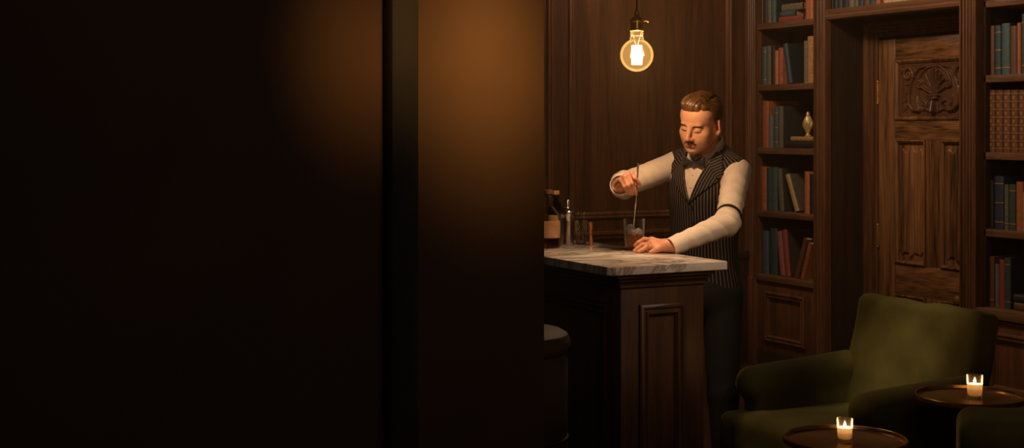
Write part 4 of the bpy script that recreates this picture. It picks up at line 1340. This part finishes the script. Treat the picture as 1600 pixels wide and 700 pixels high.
# ================================================================== books
PAGES = plain('book_pages', srgb(176, 150, 112), .9, scale=60)
GILT = plain('gilt_tooling', srgb(186, 134, 70), .4, .5, var=.3, scale=90)
BC = {'teal': (66, 86, 84), 'dark teal': (50, 68, 72), 'olive': (96, 90, 68), 'dark': (36, 32, 32), 'orange': (182, 108, 62),
      'rust': (158, 88, 54), 'brown': (96, 62, 44), 'grey': (106, 98, 88), 'navy': (44, 52, 66), 'tan': (170, 136, 90),
      'green': (54, 68, 56), 'rose': (146, 88, 76), 'red': (142, 66, 54), 'cream': (190, 168, 128), 'speckled': (112, 98, 80),
      'ochre': (176, 128, 74), 'gilt leather': (104, 62, 40), 'black': (22, 22, 24), 'pale': (188, 180, 164)}
SHADED_BOARDS = {'teal': (24, 30, 34), 'dark teal': (18, 23, 28), 'olive': (40, 40, 32), 'navy': (20, 24, 32), 'grey': (42, 40, 38), 'tan': (74, 66, 48), 'green': (26, 32, 28), 'red': (52, 30, 28), 'rose': (70, 44, 40), 'speckled': (40, 34, 28)}  # cover boards darkened in colour to imitate their shaded sides
_bm = {}
def bookmat(c):
    if c not in _bm:
        if c in ('speckled', 'ochre', 'cream'):
            _bm[c] = plain('book_cloth_'+c, srgb(*BC[c]), .6, var=.55, scale=120)
        else:
            _bm[c] = plain('book_cloth_'+c.replace(' ', '_'), srgb(*BC[c]), .55, var=.2, scale=40, bump=.2, bscale=500)
    return _bm[c]

def shaded_boardmat(c):
    if c not in SHADED_BOARDS: return bookmat(c)
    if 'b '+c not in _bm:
        _bm['b '+c] = plain('book_shaded_boards_'+c.replace(' ', '_'), srgb(*SHADED_BOARDS[c]), .65, var=.2, scale=40)
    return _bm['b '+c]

def book(y, z, th, ht, c, label, group, x=XF+.05, dep=.2, lean=0.0, lie=False, bands=0, cat='book', x_max=XB-.02):
    """upright: spine towards -x, y = left (viewer's) foot of the spine; lean > 0 tips the head to the viewer's left.
    lying: y = left end of the spine, ht = spine length along y"""
    dep = min(dep, x_max-x)
    e = empty('book', (x, y, z), label, cat, group)
    def T(p):       # local: s across the thickness to the viewer's right, h up, q depth from the spine
        s, h, q = p
        if lie: return (x+q, y-h, z+s)
        if lean >= 0:      # pivots on the right foot
            s2 = s-th
            return (x+q, y-(th+s2*cos(lean)-h*sin(lean)), z+(h*cos(lean)+s2*sin(lean))+th*sin(lean))
        a = -lean
        return (x+q, y-(s*cos(a)+h*sin(a)), z+(h*cos(a)-s*sin(a))+th*sin(a))
    cb = min(.003, th*.18)
    k = 7
    arc = [(th/2-th/2*cos(pi*i/k), .010*(1-sin(pi*i/k))) for i in range(k+1)]
    outer = [(0, dep)]+arc+[(th, dep)]
    inner = [(th-cb, dep)]+[(th-cb-(th-2*cb)*i/4, .014) for i in range(5)]+[(cb, dep)]
    poly = outer+inner
    mb = MB().loft([[T((s, h, q)) for s, q in poly] for h in (0, ht)])
    part('cover', mb, shaded_boardmat(c), e)
    sp_ = [(s_-(.0007 if s_ < th/2 else -.0007), q_-.0007) for s_, q_ in [(0, .017)]+arc+[(th, .017)]]
    sp_in = [(min(max(s_, .0004), th-.0004), q_+.0008) for s_, q_ in [(0, .016)]+arc+[(th, .016)]][::-1]
    part('spine', MB().loft([[T((s_, h, q_)) for s_, q_ in sp_+sp_in] for h in (.0004, ht-.0004)]), bookmat(c), e)
    pg = MB()
    a = [(cb, .0145), (th-cb, .0145), (th-cb, dep-.005), (cb, dep-.005)]
    pg.loft([[T((s, h, q)) for s, q in a] for h in (.003, ht-.003)])
    part('page_block', pg, PAGES, e)
    if bands:
        for i in range(bands):
            t = (.06+.88*i/(bands-1)) if bands > 3 else (.14+.72*i/max(1, bands-1))
            w_ = .0024 if bands > 3 else .0030
            bnd = MB()
            pl = [(s_-(.0013 if s_ < th/2 else -.0013), q_-.0026) for s_, q_ in arc]+[(s_, q_+.002) for s_, q_ in arc[::-1]]
            bnd.loft([[T((s_, h, q_)) for s_, q_ in pl] for h in (ht*t-w_, ht*t+w_)])
            part('spine_band', bnd, GILT, e)
            if bands > 3 and i < bands-1:
                hm = ht*(t+.44/(bands-1))
                pl2 = [(th*(.5+.20*cos(2*pi*j/12)*(1 if j % 3 else .6)), hm+th*.26*sin(2*pi*j/12)*(1 if j % 3 else .6)) for j in range(12)]
                orn = MB().loft([[T((s_, h, .010*(1-math.sin(pi*min(1, max(0, s_/th))))-o)) for s_, h in pl2] for o in (-.002, .0020)])
                part('gilt_ornament', orn, GILT, e)
    return e

ORD = ['first', 'second', 'third', 'fourth', 'fifth', 'sixth', 'seventh', 'eighth', 'ninth', 'tenth', 'eleventh', 'twelfth', 'thirteenth', 'fourteenth', 'fifteenth']
def shelf_row(rows, z, where, group, x=XF+.05, ztop=None):
    """rows: (px left, px right, y of the head at the spine, colour, options) measured in the photograph, turned into real sizes on the shelf"""
    prev = None
    for i, r in enumerate(rows):
        p0, p1, yt, c = r[:4]; o = dict(r[4]) if len(r) > 4 else {}
        y0 = y_on_x(p0, x); y1 = y_on_x(p1, x)
        dd = d_of((x, y0))
        adj = o.pop('desc', '')
        if o.get('lie'):
            zz = z+o.pop('up', 0)
            th = o.pop('t'); ln = y0-y1
            book(y0, zz, th, ln, c, '%s%s book lying flat %s' % (adj+' ' if adj else '', c, o.pop('at') if 'at' in o else where), group, x=x+o.pop('dx', 0), **o)
            continue
        th = max(.012, (y0-y1)*.97)
        ht = o.pop('h', None) or (CAMZ+(200-yt)*dd/FPX)-z
        lean = o.get('lean', 0)
        if lean: ht = ht/cos(lean)
        state = 'leaning ' if lean else ''
        lab = '%s%s%s book, %s from the left %s' % (adj+' ' if adj else '', state, c, ORD[sum(1 for q in rows[:i] if not (len(q) > 4 and q[4].get('lie')))], where)
        book(y0, z+.0005, th, ht, c, lab, group, x=x, **o)

G1 = 'books in the narrow bookcase beside the bartender'
shelf_row([
    (1184, 1191, 0, 'brown', dict(h=.255)), (1191.5, 1197.5, 0, 'dark', dict(h=.25)), (1198, 1203.5, 0, 'olive', dict(h=.24)),
    (1204, 1210.5, 0, 'teal', dict(h=.245)), (1217, 1255, 0, 'red', dict(lie=True, t=.036, at='lowest in the pile on the narrow bookcase top shelf', dx=.0)),
    (1219, 1242, 0, 'teal', dict(lie=True, t=.034, up=.037, at='upon a red one on the narrow bookcase top shelf')),
    (1221, 1254, 0, 'speckled', dict(lie=True, t=.045, up=.0715, at='topmost of the pile on the narrow bookcase top shelf')),
    (1257.5, 1263, 0, 'rust', dict(h=.23)), (1263.5, 1269, 0, 'orange', dict(h=.26))],
    SHELF[0], 'on the highest shelf beside the bartender', G1)
shelf_row([
    (1190, 1196, 73, 'teal', dict(bands=2, desc='orange-topped')), (1197, 1203, 72, 'olive'), (1204, 1209.5, 72, 'dark'),
    (1210, 1214.5, 79, 'orange', dict(dep=.17)), (1215, 1221.5, 75, 'rust', dict(bands=2)),
    (1230, 1236, 69, 'dark teal', dict(lean=.19, dep=.23)),
    (1255, 1260, 64, 'speckled', dict(dep=.15)), (1260.5, 1269, 57, 'ochre', dict(dep=.18))],
    SHELF[1], 'on the second shelf down beside the bartender', G1)
shelf_row([
    (1184.5, 1189.5, 192, 'red', dict(dep=.16)), (1190, 1199.5, 158, 'rust', dict(dep=.27, desc='tall')), (1200, 1206, 180, 'grey', dict(dep=.18)), (1208, 1214, 168, 'teal', dict(bands=3)), (1215, 1221.5, 166, 'olive', dict(dep=.25)),
    (1226, 1270, 0, 'dark', dict(lie=True, t=.045, dep=.18, at='under an ochre one on the third shelf')),
    (1235, 1270, 0, 'ochre', dict(lie=True, t=.030, up=.046, dep=.17, at='under the gold figurine on the third shelf'))],
    SHELF[2], 'on the third shelf down beside the bartender', G1)
shelf_row([
    (1186.5, 1196, 260, 'rust'), (1197, 1204.5, 262, 'dark teal'), (1205, 1212.5, 261, 'teal'), (1217, 1223, 264, 'olive', dict(lean=.09, dep=.25)),
    (1241, 1246.5, 275, 'tan', dict(lean=.40, dep=.17)), (1256, 1263.5, 268, 'orange', dict(dep=.18)), (1264, 1270, 272, 'dark')],
    SHELF[3], 'on the fourth shelf down beside the bartender', G1)
shelf_row([
    (1190, 1199, 360, 'teal'), (1202.5, 1212.5, 356, 'dark teal'), (1218, 1225, 362, 'rose', dict(lean=.13)), (1226.5, 1233, 360, 'red', dict(lean=.13, dep=.24)),
    (1240, 1246, 373, 'brown', dict(lean=-.36)), (1250, 1255, 380, 'rust', dict(lean=-.33, dep=.16))],
    SHELF[4], 'on the lowest shelf beside the bartender', G1)

G2 = 'books on the shelf above the door'
zz = zb+.056
shelf_row([
    (1294, 1301, 0, 'black', dict(h=.22)), (1302, 1308, 0, 'dark', dict(h=.24)), (1309, 1315, 0, 'navy', dict(h=.23)), (1316, 1324, 0, 'dark', dict(h=.25)),
    (1325, 1333, 0, 'grey', dict(h=.22)), (1334, 1340, 0, 'olive', dict(h=.25)), (1341, 1348, 0, 'navy', dict(h=.23)), (1349, 1357, 0, 'brown', dict(h=.24)),
    (1358, 1366, 0, 'green', dict(h=.22)), (1367, 1374, 0, 'rust', dict(h=.25)),
    (1381, 1446, 0, 'cream', dict(lie=True, t=.05, dep=.2, at='between the upright ones on the shelf above the door', desc='long')),
    (1450, 1459, 0, 'dark', dict(h=.24)), (1460, 1470, 0, 'brown', dict(h=.23)), (1471, 1480, 0, 'black', dict(h=.25)), (1481, 1490, 0, 'green', dict(h=.23))],
    zz, 'on the shelf above the door', G2)

G3 = 'books in the wide bookcase at the right'
XR = XF+.062
shelf_row([
    (1546.5, 1553, 30, 'brown', dict(h=.27)), (1554, 1563, 40, 'dark teal', dict(bands=3)), (1564, 1577, 37, 'teal', dict(bands=1)), (1578, 1588, 32, 'brown', dict(h=.26)), (1588.5, 1594.5, 36, 'rust'),
    (1595.5, 1604, 22, 'green', dict(bands=2, desc='tall')), (1605, 1616, 30, 'brown'), (1617, 1627, 34, 'navy'), (1628, 1640, 30, 'red')],
    SHELF[1], 'on the upper shelf of the right bookcase', G3, x=XR)
shelf_row([(p, p+11.2, 141-.1*i, 'gilt leather', dict(bands=8, dep=.2)) for i, p in enumerate((1542.5, 1554.5, 1566.5, 1578.5, 1590.5, 1602.5, 1614.5, 1626.5))],
    SHELF[2], 'in the matching set in the right bookcase', 'gilt leather set in the right bookcase', x=XR)
shelf_row([
    (1543.5, 1551.5, 281, 'black'), (1553, 1567, 275, 'navy', dict(bands=3, desc='tall')), (1568.5, 1575, 288, 'olive', dict(bands=1)), (1576, 1586, 288, 'green', dict(bands=2)), (1587, 1598, 284, 'rust'), (1598.5, 1603, 300, 'pale'),
    (1604, 1616, 280, 'brown'), (1617, 1630, 286, 'dark')],
    SHELF[3], 'on the shelf below the gilt set', G3, x=XR)
shelf_row([
    (1542, 1552.5, 400, 'brown', dict(bands=1)), (1554, 1560, 412, 'grey'), (1560.5, 1568.5, 405, 'red'), (1569, 1578, 402, 'green', dict(bands=2)),
    (1584, 1625, 0, 'brown', dict(lie=True, t=.042, dep=.2, at='under a dark one on the lowest right shelf')),
    (1583, 1626, 0, 'dark', dict(lie=True, t=.042, up=.043, dep=.2, at='on a brown one on the lowest right shelf'))],
    SHELF[4], 'on the lowest shelf of the right bookcase', G3, x=XR)

# gold figurine on the lying books
fx, fy, fz = XF+.10, y_on_x(1262.5, XF+.10), SHELF[2]+.0765
fg = empty('figurine', (fx, fy, fz), 'ornate gold figurine standing on lying books in the narrow bookcase', 'figurine', None)
GOLD = plain('antique_gold', srgb(232, 192, 126), .34, .45, var=.35, scale=60)
part('foot', MB().lathe([(0, 0), (.020, 0), (.022, .006), (.014, .014), (.011, .022), (.016, .028), (0, .03)], (fx, fy, fz), 20), GOLD, fg)
bd = MB().lathe([(0, .024), (.012, .026), (.024, .045), (.031, .075), (.029, .10), (.020, .125), (.012, .136), (.014, .142), (.010, .152), (.006, .160), (0, .162)], (fx, fy, fz), 24)
for a in range(6):
    an = a*pi/3
    bd.tube([np.array((fx, fy, fz))+np.array((cos(an+t*1.1)*(.013+.020*sin(pi*t)), sin(an+t*1.1)*(.013+.020*sin(pi*t)), .035+.09*t)) for t in np.linspace(0, 1, 9)], .0035, 6)
part('body', bd, GOLD, fg)
for s in (-1, 1):
    part('scroll_handle', MB().tube([np.array((fx, fy, fz))+np.array((-.02*s*0, s*(.016+.026*sin(pi*t)), .038+.092*t)) for t in np.linspace(0, 1, 12)], .0038, 8), GOLD, fg)
